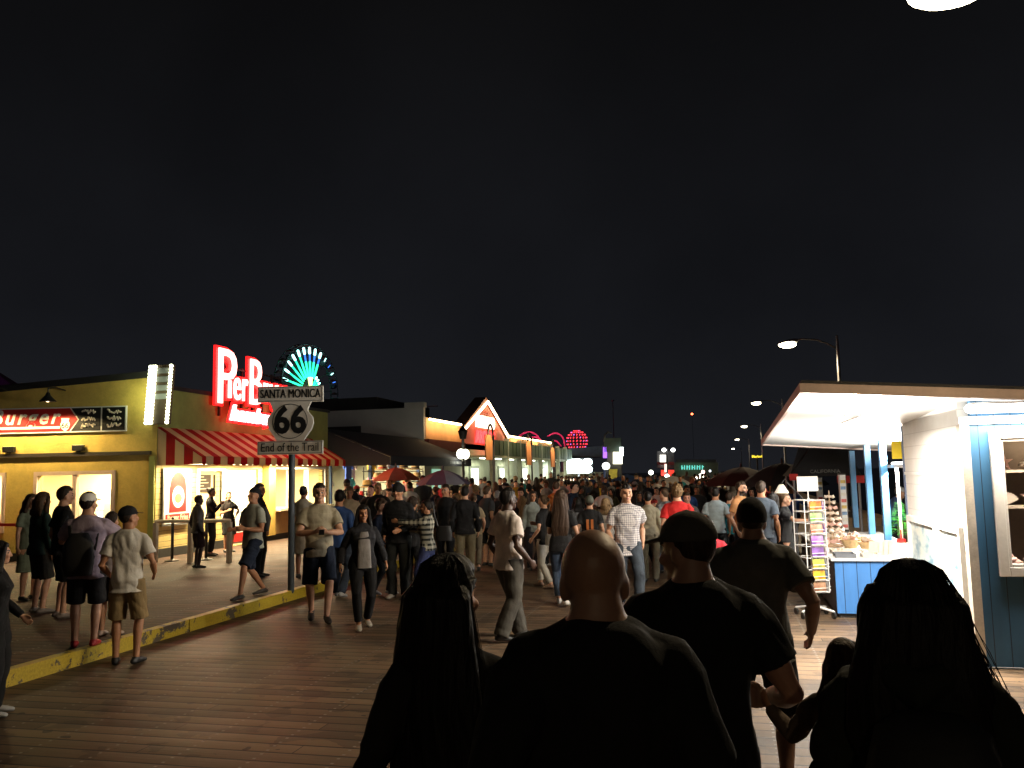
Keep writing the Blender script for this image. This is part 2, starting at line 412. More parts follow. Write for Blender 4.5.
    rs.append(sect(1.502, .070 if not fem else .060, .066 if not fem else .058, -.010, add=.006))
    shirt.rings(rs, 22, .86)
    for sgn in (-1, 1):
        s0, e, w = arms[sgn]; inn = T((sgn*sw*.42, -.012, sz+.045)); A = .014+.008*(L-1)
        if q['sleeve'] == 'short':
            shirt.tube([inn, s0.lerp(inn, .1), s0.lerp(e, .12), s0.lerp(e, .35), s0.lerp(e, .64)], [.05*ag+.012, .058*ag+A, .061*ag+A, .060*ag+A*1.1, .056*ag+A*1.5], 14, dome=False)
        elif q['sleeve'] == 'long':
            shirt.tube([inn, s0.lerp(inn, .1), s0.lerp(e, .12), s0.lerp(e, .38), s0.lerp(e, .8), e, e.lerp(w, .3), e.lerp(w, .75), e.lerp(w, .97)], [.05*ag+.012, .058*ag+A, .061*ag+A, .058*ag+A, .05*ag+A, .044*ag+A, .046*ag+A, .038*ag+A, .033*ag+A*.7], 14, dome=False)
        elif q['sleeve'] == 'none':
            shirt.tube([inn, s0.lerp(e, .05)], [.06*ag+.008, .06*ag+.012], 14, dome=False)
    if q['hoodie']:
        shirt.tube([T((-.09, -.02, 1.47)), T((-.06, -.10, 1.45)), T((0, -.125, 1.41)), T((.06, -.10, 1.45)), T((.09, -.02, 1.47))], [.03, .045, .06, .045, .03], 12)
    sm = remesh(shirt, 'shirt', max(.009, vox), 3, wrinkle(.0062*L, seed)); out['shirt'] = sm
    # trousers / shorts / skirt
    pt = [t for t in tor if t[0] <= 1.03]
    pants.rings([sect(.82, .145 if not fem else .15, .10, -.005, add=.010)]+[sect(*t, add=.008) for t in pt], 20, .9)
    if q['skirt']:
        k = (LEG[1][1]+LEG[-1][1])/2
        pants.rings([((k.x, k.y*.6, k.z-.02), (.23, 0, 0), (0, .17, 0)), ((0, k.y*.3, .66), (.205, 0, 0), (0, .15, 0)), ((0, 0, .86), (.175, 0, 0), (0, .125, 0)), ((0, 0, .98), (.15, 0, 0), (0, .11, 0))], 20)
    else:
        for sgn in (-1, 1):
            hip, k, a, fd = LEG[sgn]; lg = .45+.55*g; B = .018 if q['legs'] != 'tight' else .011
            if q['legs'] == 'baggy': B = .034
            if q['legs'] == 'short':
                pants.tube([hip+Vector((0, 0, .04)), hip.lerp(k, .3), hip.lerp(k, .7), hip.lerp(k, .98)], [.09*lg+.012, .09*lg+.016, .074*lg+.026, .068*lg+.034], 16, dome=False)
            else:
                e = a+Vector((0, 0, -.03 if q['legs'] != 'tight' else .03))
                pants.tube([hip+Vector((0, 0, .04)), hip.lerp(k, .3), hip.lerp(k, .75), k, k.lerp(a, .35)-fd*.008, k.lerp(a, .75), e], [.09*lg+B, .088*lg+B, .066*lg+B, .056*lg+B, .056*lg+B, .044*lg+B*1.4, .042+B*1.5], 16, dome=False)
    out['pants'] = remesh(pants, 'trousers', max(.009, vox), 3, wrinkle(.007 if q['legs'] != 'tight' else .0025, seed+5))
    # shoes
    sh = []
    for sgn in (-1, 1):
        hip, k, a, fd = LEG[sgn]; lift = max(0, a.z-.085); tip = Vector((0, 0, -min(lift*.9, .09))); m = MB()
        m.tube([a-fd*.05+Vector((0, 0, -.047)), a+fd*.04+Vector((0, 0, -.042))+tip*.35, a+fd*.11+Vector((0, 0, -.052))+tip*.9, a+fd*.165+Vector((0, 0, -.060))+tip], [(.034, .036), (.040, .043), (.030, .046), (.022, .036)], 14, flat=(0, 0, 1))
        m.tube([a-fd*.012+Vector((0, 0, -.05)), a-fd*.006+Vector((0, 0, -.005))], [.044, .042], 12, dome=False)
        sh.append(remesh(m, 'shoe', .009, 2))
    out['shoes'] = sh
    # hair
    hm = MB(); hk = q['hair']; rnd = random.Random(seed)
    def skull(thick, line=.055, nape=-.07):
        def fn(d):
            p = Vector((d.x*.077, d.y*.099-.012, d.z*.098+.03))
            ang = d.y; cover = 1.0
            lim = line if d.y > .35 else (line+(nape-line)*min(1, (.35-d.y)/.75))
            z = p.z
            cover = min(1, max(0, (z-lim)/.02))
            k = .9+.1*cover+thick*cover
            return Vector((p.x*k, (p.y+.012)*k-.012, (p.z-.03)*k+.03))
        return fn
    if hk in ('short', 'buzz', 'long', 'curly', 'bun', 'pony', 'bob'):
        th = {'short': .10, 'buzz': .03, 'long': .12, 'curly': .26, 'bun': .06, 'pony': .07, 'bob': .14}[hk]
        hm.sphere_dir(skull(th, .06, -.075 if hk != 'curly' else -.09), 32, 24, HM)
        if hk == 'short':
            for i in range(46):
                t = rnd.uniform(0, TAU); ph = rnd.uniform(.05, 1.0); d = Vector((math.sin(ph)*math.cos(t), math.sin(ph)*math.sin(t), math.cos(ph)))
                p = Vector((d.x*.081, d.y*.104-.012, d.z*.103+.03)); hm.tube([p, p+d*.008+Vector((rnd.uniform(-.012, .012), .012, .002))], [.009, .004], 6, M=HM)
        if hk == 'curly':
            for i in range(90):
                t = rnd.uniform(0, TAU); ph = rnd.uniform(.05, 1.75); d = Vector((math.sin(ph)*math.cos(t), math.sin(ph)*math.sin(t), math.cos(ph)))
                if d.y > .3 and d.z < .55: continue
                p = Vector((d.x*.098, d.y*.118-.014, d.z*.115+.03)); r = rnd.uniform(.014, .024); hm.ell(p, (r, r, r), 7, 5, HM)
        if hk == 'bun': hm.ell((0, -.10, .09), (.042, .04, .04), 12, 8, HM)
        if hk == 'pony': hm.tube([(0, -.10, .07), (0, -.145, .04), (.005, -.15, -.06), (0, -.13, -.19)], [.022, .034, .03, .012], 10, M=HM)
        if hk in ('long', 'bob'):
            ln = q['hairlen'] if hk == 'long' else .13
            top = H((0, -.03, .06)); bk = H((0, -.085, -.0)); nk = H((0, -.085, -.10)); down = Vector((0, 0, -1)); back = T((0, -.5, 1.3))-T((0, 0, 1.3)); back.normalize()
            sx = Mh @ Vector((1, 0, 0)); sy = Mh @ Vector((0, 1, 0)); W = q.get('hairw', 1.0)
            p3 = nk+down*ln*.35+back*.02; p4 = nk+down*ln*.7+back*.03; p5 = nk+down*ln+back*.02
            hm.rings([(top, sx*.08*W, sy*.075), (bk, sx*.098*W, sy*.062), (nk, sx*.108*W, sy*.062), (p3, sx*.13*W, sy*.055), (p4, sx*.135*W, sy*.045), (p5, sx*.105*W, sy*.022), (p5+down*.05, sx*.05*W, sy*.008)], 22)
            for s_ in ((-1, 1) if q['curtain'] else ()):
                hm.tube([H((s_*.045, .045, .10)), H((s_*.078, .03, .05)), H((s_*.088, .012, -.05)), H((s_*.10, -.005, -.13)), H((s_*.112, -.01, -.13))+down*ln*.35, H((s_*.11, -.02, -.13))+down*ln*.72], [.02, .026, .032, .036*W, .036*W, .014], 10)
        hv = .006 if vox < .0082 else .008 if vox < .011 else .012
        out['hair'] = remesh(hm, 'hair', hv, 2, strands(.005 if hk == 'long' else .003, seed) if hk in ('long', 'short', 'bob', 'pony') else None)
    if q['cap']:
        c = MB()
        c.sphere_dir(lambda d: Vector((d.x*.086, d.y*.108-.012, max(d.z, -.12)*.094+.044)), 28, 20, HM)
        bd = -1 if q['cap'] == 'back' else 1
        if q['cap'] in ('front', 'back'):
            poly = [Vector((math.sin(t)*.078, bd*(.06+.115*math.cos(t)), .042-.02*math.cos(t))) for t in [R(v) for v in range(-90, 91, 15)]]
            c.prism(poly, (0, 0, .009), HM)
        if q['cap'] == 'beanie': c.sphere_dir(lambda d: Vector((d.x*.089, d.y*.111-.012, max(d.z, -.35)*.112+.036)), 28, 20, HM)
        c.ell((0, -.012, .137), (.008, .008, .006), 8, 6, HM)
        out['cap'] = remesh(c, 'cap', .007, 2)
    out['HM'] = HM; out['arms'] = arms; out['T'] = T
    return out
def loose_strands(par, P, ln, W, n, seed, spread=1.0, side=105):
    """thin hairs lying over the hair mass, so its outline frays"""
    rn = random.Random(seed); HM = P['HM']; m = MB(); sx = (HM.to_3x3() @ Vector((1, 0, 0))).normalized(); sy = (HM.to_3x3() @ Vector((0, 1, 0))).normalized(); c = HM @ Vector((0, -.02, 0))
    for i in range(n):
        a = R(rn.uniform(-side, side)); s_, k = math.sin(a), math.cos(a); wv = rn.uniform(0, TAU); L = ln*rn.uniform(.55, 1.15); j = rn.gauss(0, .006)
        pts = []
        for t in (0, .08, .18, .32, .48, .64, .82, 1):
            if t < .2: f_ = R(18+72*t/.2); rx, ry, z = .098*math.sin(f_), .106*math.sin(f_), .03+.104*math.cos(f_)
            else: q = (t-.2)/.8; rx, ry, z = .098*(1+(W*1.3-1)*min(1, q*1.6)), .106-.02*q, .03-(L+.15)*q
            wob = .006*math.sin(wv+t*9)*(.3+t)*spread+j*(1+2.5*t)*spread
            pts.append(c+sx*(rx*s_*(1+wob*4)+wob*.5)-sy*(ry*k+abs(wob)*.6)+Vector((0, 0, z)))
        m.tube(pts, [.0011]*7+[.0005], 4, dome=False)
    o = m.build('hair_strands', HAIR, par, True); o.color = (.012, .009, .008, 1); o['kind'] = 'stuff'; return o
def dress(root, P, cols, scale=1.0):
    """link the meshes of human_parts under root and colour them"""
    def put(name, me, mat, col, par=root):
        o = bpy.data.objects.new(name, me); COL.objects.link(o); o.parent = par
        if mat is not None and not me.materials: me.materials.append(mat)
        o.color = (*col, 1); o.scale = (scale,)*3 if par is root else (1, 1, 1); return o
    b = put('body', P['body'], None, cols['skin'])
    if 'hair' in P: put('hair', P['hair'], HAIR, cols.get('hair', HC['black']))
    s = put(cols.get('top_name', 'shirt'), P['shirt'], cols.get('top_mat', CLOTH), cols['top'])
    p = put(cols.get('leg_name', 'trousers'), P['pants'], cols.get('leg_mat', CLOTH), cols['legs'])
    for m in P['shoes']: put('shoe', m, SHOE, cols.get('shoe', (.03, .03, .03)))
    if 'cap' in P: put('cap', P['cap'], CLOTH, cols.get('cap', (.02, .02, .02)))
    return b, s, p
def facing(pos, a):
    """rotation about z so that local +Y points: a=0 to the camera, 90 to the picture's right, 180 away"""
    c = Vector((-pos.x, -pos.y, 0)).normalized(); r = Vector((-c.y, c.x, 0)); r = r if r.dot(rgt) > 0 else -r
    f = c*math.cos(R(a))+r*math.sin(R(a)); return math.atan2(-f.x, f.y)
def person(label, foot=None, top=None, D=None, face=0, z0=0.0, group=None, cols=None, h=None, **pose):
    """foot=(x,y): pixel of the feet; top=(x,y): pixel of the head top; D: distance when the feet are out of the frame"""
    if foot is not None: pos = at_z(foot[0], foot[1], z0)
    else:
        p = at_D(top[0], top[1], D); pos = Vector((p.x, p.y, z0))
    if h is None:
        D_ = project(pos)[2]; h = at_D(top[0], top[1], D_).z - z0
    sc = h/(1.765-pose.get('short_neck', 0)-pose.get('drop', 0))
    root = thing('person', label, 'person', pos, facing(pos, face), group)
    P = human_parts(**pose); dress(root, P, cols, sc)
    return root, P, sc
def local_pt(root, sc, p): return Matrix.Translation(root.location) @ Matrix.Rotation(root.rotation_euler.z, 4, 'Z') @ Matrix.Translation(Vector(p)*sc)
# ---------------------------------------------------------------- world
W = bpy.data.worlds.new('World'); S.world = W; W.use_nodes = True
nt = W.node_tree; bg = nt.nodes['Background']
tc = nt.nodes.new('ShaderNodeTexCoord'); sx = nt.nodes.new('ShaderNodeSeparateXYZ'); nt.links.new(tc.outputs['Generated'], sx.inputs[0])
rp = nt.nodes.new('ShaderNodeValToRGB')
rp.color_ramp.elements[0].position = 0; rp.color_ramp.elements[0].color = (.0125, .0134, .0166, 1)      # city glow near the horizon
rp.color_ramp.elements[1].position = .55; rp.color_ramp.elements[1].color = (.0030, .0029, .0030, 1)
e = rp.color_ramp.elements.new(.18); e.color = (.0078, .0083, .0104, 1)
nt.links.new(sx.outputs[2], rp.inputs[0])
sky = nt.nodes.new('ShaderNodeTexSky'); sky.sky_type = 'NISHITA'; sky.sun_disc = False; sky.sun_elevation = R(-12); sky.sun_rotation = R(200)
bg2 = nt.nodes.new('ShaderNodeBackground'); bg2.inputs[1].default_value = .05; nt.links.new(sky.outputs[0], bg2.inputs[0])
ad = nt.nodes.new('ShaderNodeAddShader'); nt.links.new(bg.outputs[0], ad.inputs[0]); nt.links.new(bg2.outputs[0], ad.inputs[1])
cn = nt.nodes.new('ShaderNodeTexNoise'); cn.inputs['Scale'].default_value = 2.2; cn.inputs['Detail'].default_value = 6; nt.links.new(tc.outputs['Generated'], cn.inputs['Vector'])
mr = nt.nodes.new('ShaderNodeMapRange'); mr.inputs[1].default_value = .3; mr.inputs[2].default_value = .7; mr.inputs[3].default_value = .72; mr.inputs[4].default_value = 1.28
nt.links.new(cn.outputs['Fac'], mr.inputs[0]); nt.links.new(mr.outputs[0], bg.inputs[1]); nt.links.new(rp.outputs[0], bg.inputs[0])   # thin uneven cloud
nt.links.new(ad.outputs[0], nt.nodes['World Output'].inputs[0])

# ---------------------------------------------------------------- ground
def m_boards(name, wid, base, dark, wet, spec=.5):
    t = NT(name); co = t.coord(); sx = t.n('ShaderNodeSeparateXYZ'); t.l(co, sx.inputs[0])
    v = t.math('MULTIPLY', sx.outputs[1], 1/wid); idx = t.math('FLOOR', v); fr = t.math('FRACT', v)
    seg = t.math('FLOOR', t.math('ADD', t.math('MULTIPLY', sx.outputs[0], 1/3.6), t.math('MULTIPLY', t.math('FRACT', t.math('MULTIPLY', idx, .3819)), 7)))
    cb = t.n('ShaderNodeCombineXYZ'); t.l(idx, cb.inputs[0]); t.l(seg, cb.inputs[1])
    wn = t.n('ShaderNodeTexWhiteNoise', noise_dimensions='2D'); t.l(cb.outputs[0], wn.inputs['Vector'])
    grain = t.noise(co, 1.0, 6, .65, (2.2, 34, 1)); blot = t.noise(co, .9, 5)
    edge = t.math('ABSOLUTE', t.math('SUBTRACT', fr, .5)); gap = t.math('GREATER_THAN', edge, .5-.010/wid)
    sxf = t.math('FRACT', t.math('ADD', t.math('MULTIPLY', sx.outputs[0], 1/3.6), t.math('MULTIPLY', t.math('FRACT', t.math('MULTIPLY', idx, .3819)), 7)))
    gap = t.math('MAXIMUM', gap, t.math('LESS_THAN', sxf, .0025))
    # bolt heads: two rows every 1.2 m
    bx = t.math('ABSOLUTE', t.math('SUBTRACT', t.math('FRACT', t.math('MULTIPLY', sx.outputs[0], 1/.61)), .5)); by = t.math('ABSOLUTE', t.math('SUBTRACT', edge, .27))
    bolt = t.math('MULTIPLY', t.math('LESS_THAN', bx, .02), t.math('LESS_THAN', by, .012/wid))
    tone = t.math('ADD', t.math('MULTIPLY', wn.outputs['Value'], .62), t.math('ADD', t.math('MULTIPLY', grain, .5), t.math('MULTIPLY', blot, .35)))
    c = t.ramp(tone, [(.35, dark), (.95, base)])
    st_ = t.noise(co, 2.3, 3, .5); spot = t.math('GREATER_THAN', t.noise(co, 7.5, 1, .4), .73); c = t.mix(t.math('MULTIPLY', t.math('GREATER_THAN', st_, .58), .45), c, (.02, .015, .011)); c = t.mix(t.math('MULTIPLY', spot, .8), c, (.012, .010, .009)); c = t.mix(gap, c, (.004, .003, .003)); c = t.mix(bolt, c, (.22, .2, .18))
    t.set(Base_Color=c, Roughness=t.math('ADD', t.math('MULTIPLY', blot, .35), wet), Specular_IOR_Level=spec)
    crown = t.math('MULTIPLY', edge, edge)
    h = t.math('SUBTRACT', t.math('ADD', t.math('MULTIPLY', grain, .35), t.math('MULTIPLY', wn.outputs['Value'], .5)), t.math('ADD', t.math('MULTIPLY', crown, 1.6), t.math('MULTIPLY', gap, 1.5)))
    h = t.math('ADD', h, t.math('MULTIPLY', bolt, .7))
    t.bump(h, .55, .012); return t.m
DECK = m_boards('pier_boards', .19, (.160, .104, .060), (.056, .036, .022), .42, .32)
DECK2 = m_boards('side_deck_boards', .17, (.085, .042, .026), (.034, .017, .011), .52, .25)
struct(MB().box(-7.0, 6.4, -6, 240, -.35, 0).build('pier_deck', DECK))
struct(MB().box(-42, -7.09, -6, 240, -.35, .15).build('side_deck', DECK2))
t = NT('night_sea'); n = t.noise(t.coord(), .5, 4); t.set(Base_Color=(.006, .008, .011), Roughness=.25); t.bump(n, .8, .5)
struct(MB().box(-2500, 2500, -800, 4500, -7.2, -7.0).build('sea', t.m))
t = NT('kerb_yellow'); co = t.coord(); n = t.noise(co, 6, 6, .7); n2 = t.noise(co, 1.4, 3); n3 = t.noise(co, 40, 3)
wear = t.math('GREATER_THAN', t.math('ADD', t.math('MULTIPLY', n, .6), t.math('MULTIPLY', n2, .4)), .555)
t.set(Base_Color=t.mix(wear, t.ramp(n3, [(.3, (.42, .30, .022)), (.7, (.60, .44, .035))]), (.09, .07, .05)), Roughness=.55); t.bump(n, .4, .01)
kb = MB(); y = -4
while y < 75:
    kb.box(-7.09, -6.955, y, y+4.73, -.05, .163); y += 4.75
struct(kb.build('kerb', t.m, bevel=.008))

# ---------------------------------------------------------------- materials of the buildings
STUCCO = paint('yellow_stucco', (.64, .46, .11), .85, .22, 2.2, bump=.5)
OLIVE = paint('olive_stucco', (.30, .33, .09), .85, .2, 2.2, bump=.4)
DARKWOOD = paint('dark_ledge', (.04, .03, .02), .7)
BLACK = paint('black_metal', (.012, .012, .012), .45, .2)
BLACKP = paint('black_plinth', (.02, .018, .016), .7, .3)
WHITE = paint('white_paint', (.78, .77, .74), .5, .06)
OFFW = paint('cream_paint', (.70, .62, .46), .6, .1)
STEEL = paint('galvanised_steel', (.35, .36, .37), .4, .15, metal=.6)
DKGREY = paint('dark_grey', (.06, .06, .065), .6)
GREYWALL = paint('grey_stucco', (.42, .42, .40), .85, .12, 1.0)
ROOFD = paint('dark_roof', (.018, .018, .018), .8, .3)
REDP = paint('red_paint', (.50, .02, .018), .45, .12)
YEL = paint('yellow_card', (.85, .62, .02), .5, .05)
MAROON = paint('maroon_cloth', (.10, .012, .012), .8, .2)
NAVY = paint('navy_cloth', (.012, .016, .03), .8, .2)
GREENP = paint('green_paint', (.10, .16, .09), .6, .15)
TEAL = paint('pale_green_wall', (.55, .62, .48), .7, .1)
def m_siding():
    t = NT('cream_siding'); co = t.coord(); sx = t.n('ShaderNodeSeparateXYZ'); t.l(co, sx.inputs[0])
    fr = t.math('FRACT', t.math('MULTIPLY', sx.outputs[2], 1/.13)); n = t.noise(co, 4, 4)
    ln = t.math('LESS_THAN', fr, .1)
    t.set(Base_Color=t.mix(ln, t.ramp(n, [(.3, (.60, .46, .17)), (.7, (.70, .56, .24))]), (.16, .10, .03)), Roughness=.6); t.bump(fr, .5, .02); return t.m
SIDING = m_siding()
def m_stripes(axis, period, off=0.0):
    t = NT('striped_canvas'); co = t.coord(); sx = t.n('ShaderNodeSeparateXYZ'); t.l(co, sx.inputs[0])
    fr = t.math('FRACT', t.math('MULTIPLY', t.math('ADD', sx.outputs[axis], off), 1/period)); n = t.noise(co, 5, 3)
    k = t.math('LESS_THAN', fr, .5)
    t.set(Base_Color=t.mix(k, (.80, .70, .50), t.ramp(n, [(.3, (.36, .012, .016)), (.7, (.48, .022, .024))])), Roughness=.8)
    t.bump(n, .2, .02)
    tr = t.n('ShaderNodeBsdfTranslucent'); t.l(t.mix(k, (.80, .66, .40), (.60, .03, .02)), tr.inputs[0])
    ms = t.n('ShaderNodeMixShader'); ms.inputs[0].default_value = .55; t.l(t.b.outputs[0], ms.inputs[1]); t.l(tr.outputs[0], ms.inputs[2]); t.l(ms.outputs[0], t.out.inputs[0])
    return t.m

# ---------------------------------------------------------------- burger stand
P0 = at_z(154, 558.5, .15); CX, CY = P0.x, P0.y            # near corner of the stand
SK_A = R(11)                                                # the front wall is a little skewed
ud = Vector((-math.cos(SK_A), -math.sin(SK_A), 0)); nd = Vector((math.sin(SK_A), -math.cos(SK_A), 0))   # along the front (to the left), outward
def front(x, y, off=0.0): return at_plane(x, y, P0+nd*off, nd)
def fl(p): d = p-P0; return d.dot(ud), p.z                # -> (u, z) on the front wall
def wallM(origin, udir, ndir):                              # local x along, y outward, z up
    o = Vector(origin); return Matrix(((udir.x, ndir.x, 0, o.x), (udir.y, ndir.y, 0, o.y), (0, 0, 1, 0), (0, 0, 0, 1)))
FM = wallM((CX, CY, 0), ud, nd)
def holed(mb, u0, u1, z0, z1, holes, th, M, top=None):
    """wall from u0..u1 with rectangular holes (u0,u1,z0,z1) sorted along u; top(u) gives a sloping top"""
    cur = u0; tp = top or (lambda u: z1)
    def seg(a, b, za, zb=None):
        if zb is None:
            pts = [(a, 0, za), (b, 0, za), (b, 0, tp(b)), (a, 0, tp(a))]; mb.prism(pts, (0, -th, 0), M)
        else: mb.box(a, b, -th, 0, za, zb, M)
    for h in holes:
        if h[0] > cur+1e-4: seg(cur, h[0], z0)
        if h[2] > z0+1e-4: seg(h[0], h[1], z0, h[2])
        seg(h[0], h[1], h[3]); cur = h[1]
    if cur < u1-1e-4: seg(cur, u1, z0)
    return mb
stand = thing('burger_stand', 'low yellow stucco burger stand with bright service windows on the left', 'food stand', (0, 0, 0))
zc = front(150, 377).z; uL, zL = fl(front(0, 392)); sl = (zL-zc)/uL
UMAX = 9.0
w0 = fl(front(112, 474)); w1 = fl(front(38, 474)); wb = fl(front(75, 528))
v0 = fl(front(3, 474))
fh = [(w0[0], w1[0], wb[1], w0[1]), (v0[0], v0[0]+1.6, wb[1], w0[1])]
fw = holed(MB(), 0, UMAX, .15, 4.4, fh, .22, FM, top=lambda u: zc+sl*u)
fw.build('front_wall', STUCCO, stand)
cap_ = MB().prism([(0, .06, zc), (UMAX, .06, zc+sl*UMAX), (UMAX, .06, zc+sl*UMAX+.16), (0, .06, zc+.16)], (0, -.4, 0), FM); cap_.build('parapet_cap', ROOFD, stand)
zl = fl(front(60, 455))[1]
MB().box(.12, UMAX, .003, .075, zl-.04, zl+.05, FM).build('ledge', DARKWOOD, stand)
MB().box(.0, UMAX, .003, .05, .15, .33, FM).build('plinth', BLACKP, stand)
MB().box(.02, .16, .003, .05, .34, zl-.08, FM).build('corner_board', OLIVE, stand)
for i, h in enumerate(fh):
    wn = MB()
    for a in ((h[0]-.09, h[0], h[2]-.09, h[3]+.09), (h[1], h[1]+.09, h[2]-.09, h[3]+.09), (h[0], h[1], h[3], h[3]+.09), (h[0], h[1], h[2]-.09, h[2])):
        wn.box(a[0], a[1], -.10, .035, a[2], a[3], FM)
    wn.box((h[0]+h[1])/2-.05, (h[0]+h[1])/2+.05, -.10, .02, h[2], h[3], FM)
    wf = wn.build('window', paint('salmon_frame', (.68, .50, .40), .5, .08), stand)
GLASS = NT('window_glass'); GLASS.set(Base_Color=(.9, .9, .88), Roughness=.03, Transmission_Weight=1.0, IOR=1.45, Alpha=.25); GLASS = GLASS.m
# side wall facing the pier, along the axis: local x = +Y, outward = +X
YS1 = 27.6
SM = wallM((CX, CY, 0), Vector((0, 1, 0)), Vector((1, 0, 0)))
def sl_(x, y, off=0.0): p = at_X(x, y, CX+off); return p.y-CY, p.z
zp0 = sl_(171, 390)[1]
LS = YS1-CY
op = [(1.75, 2.85, 1.0, 2.25), (3.05, 4.75, .17, 2.3), (5.55, 9.1, 1.12, 2.3)]
sw = holed(MB(), .02, LS, .15, 2.52, op, .2, SM); sw.build('siding_wall', SIDING, stand)
MB().box(.02, LS, -.25, .0, 2.521, zp0, SM).build('parapet_wall', OLIVE, stand)
MB().box(-.05, LS+.05, -.35, .06, zp0, zp0+.10, SM).build('parapet_cap', ROOFD, stand)
MB().box(.02, 3.0, .003, .04, .15, .36, SM).build('plinth', BLACKP, stand)
MB().box(4.82, LS, .003, .04, .15, .32, SM).build('plinth', BLACKP, stand)
MB().box(5.0, 5.4, .004, .22, .32, 2.5, SM).build('pillar', paint('ochre_pillar', (.55, .36, .08), .7), stand)
MB().box(5.5, 9.2, .003, .34, 1.02, 1.10, SM).build('counter_shelf', OFFW, stand)
MB().box(5.5, 9.2, .003, .10, .33, 1.015, SM).build('counter_panel', paint('tan_panel', (.46, .30, .12), .6), stand)
fm = MB()
for h in op[:1]+op[2:]:
    fm = MB()
    for a in ((h[0]-.07, h[0], h[2]-.07, h[3]+.07), (h[1], h[1]+.07, h[2]-.07, h[3]+.07), (h[0], h[1], h[3], h[3]+.07)):
        fm.box(a[0], a[1], -.06, .05, a[2], a[3], SM)
    fm.build('window_frame', WHITE, stand)
for u in (6.7, 7.9): MB().box(u-.04, u+.04, -.12, .02, 1.12, 2.3, SM).build('mullion', WHITE, stand)
dr = MB().box(3.08, 4.72, -.12, -.06, .2, 2.28, SM).build('door', WHITE, stand)
MB().box(3.15, 4.65, -.057, -.04, .25, .50, SM).build('kick_plate', REDP, dr); MB().box(4.5, 4.55, -.055, .02, 1.0, 1.2, SM).build('handle', STEEL, dr)
MB().box(3.3, 4.5, -.057, -.045, 1.1, 2.1, SM).build('pane', emit('lit_door_pane', (1, .86, .55), 1.6), dr)
# room inside the stand (white walls, kitchen shelf, ceiling lamps)
rm = MB(); c0 = FM @ Vector((UMAX, -.3, 0))
bk = Vector((CX-5.2, YS1-.1, 0))
rm.prism([(CX-.3, CY+.4, 2.6), (CX-.3, YS1, 2.6), (CX-9, YS1, 2.6), (c0.x, c0.y+.2, 2.6)], (0, 0, .06))
rm.box(CX-3.0, CX-2.9, CY+2.6, YS1, .16, 2.6)
rm.prism([FM @ Vector((.9, -2.2, .16)), FM @ Vector((UMAX, -2.2, .16)), FM @ Vector((UMAX, -2.2, 2.59)), FM @ Vector((.9, -2.2, 2.59))], FM.to_3x3() @ Vector((0, -.08, 0)))
rm.box(CX-9, CX, YS1+.01, YS1+.1, .16, 2.6)
rm.build('inner_wall', paint('kitchen_wall', (.80, .70, .42), .6, .05), stand)
rf = MB().prism([(CX-.25, CY+.3, 3.6), (CX-.25, YS1, 3.6), (CX-10, YS1, 3.6), (c0.x, c0.y+.3, 3.6)], (0, 0, .1)); rf.build('roof', ROOFD, stand)
fx = MB()
for u in (1.6, 3.4, 6.0): fx.box(u-.6, u+.6, -1.15, -1.0, 2.52, 2.58, FM)
for yy in (2.2, 5.6, 7.8): fx.box(CX-1.5, CX-1.35, CY+yy-.6, CY+yy+.6, 2.52, 2.58)
fx.build('kitchen_lamp', emit('kitchen_tube', (1, .85, .55), 7.0), stand)
for u in (2.0, 6.0):
    p = FM @ Vector((u, -1.0, 2.48)); lamp_light('kitchen_light', 'AREA', p, 330, (1, .80, .46), None, 1.0, (0, 0, 0))
for yy in (2.6, 6.8): lamp_light('kitchen_light', 'AREA', (CX-1.2, CY+yy, 2.48), 340, (1, .84, .52), None, 1.2, (0, 0, 0))
sh = MB()
for k, (u, z) in enumerate([(w0[0]+.3, 1.3), (w0[0]+.75, 1.45), (w1[0]-.7, 1.2), (w1[0]-.3, 1.5)]): sh.box(u, u+.22, -1.8, -1.5, .9, z, FM)
sh.box(w0[0]-.2, w1[0]+.2, -2.0, -1.4, .3, .95, FM); sh.build('kitchen_counter', paint('kitchen_steel', (.3, .29, .26), .4, .3), stand)
for k, yy in enumerate((6.2, 7.4, 8.6)):
    mb_ = thing('menu_board', ('dark menu board inside the stand nearest the pillar', 'dark menu board inside the stand in the middle of three', 'dark menu board inside the stand farthest from the pillar')[k], 'menu board', (CX-2.88, CY+yy, 1.9), 0, 'menu boards inside the stand')
    MB().box(0, .03, -.5, .5, -.28, .28).build('board', paint('menu_dark', (.05, .035, .03), .5), mb_); l_ = MB()
    for j in range(5): l_.box(.031, .034, -.42, .1+.25*((j*7) % 3)/2, .2-j*.095, .225-j*.095)
    l_.build('price_lines', OFFW, mb_)
# awning
AX = CX+1.25; aw0, aw1 = at_X(202, 464, AX).y, at_X(345, 466, AX).y
ztop, zbot = 3.33, 2.58; vb = at_X(202, 464, AX).z
aw = thing('striped_awning', 'red and cream striped canvas awning over the burger stand windows', 'awning', (CX, aw0, 0))
AL = aw1-aw0
STR = m_stripes(1, .62, .16); STRX = m_stripes(0, .5, .25)
MB().prism([(.01, 0, ztop), (AX-CX, 0, zbot), (AX-CX, 0, zbot-.02), (.01, 0, ztop-.02)], (0, AL, 0)).build('canopy', STR, aw)
va = MB(); n = 26
for i in range(int(AL/.31)+1):
    a, b = i*.31-.16, (i+1)*.31-.16; a, b = max(a, 0), min(b, AL)
    if b > a: va.prism([(AX-CX, a, zbot), (AX-CX, b, zbot), (AX-CX, b-.005, vb), (AX-CX, (a+b)/2, vb-.025), (AX-CX, a+.005, vb)], (.012, 0, 0))
va.build('valance', STR, aw)
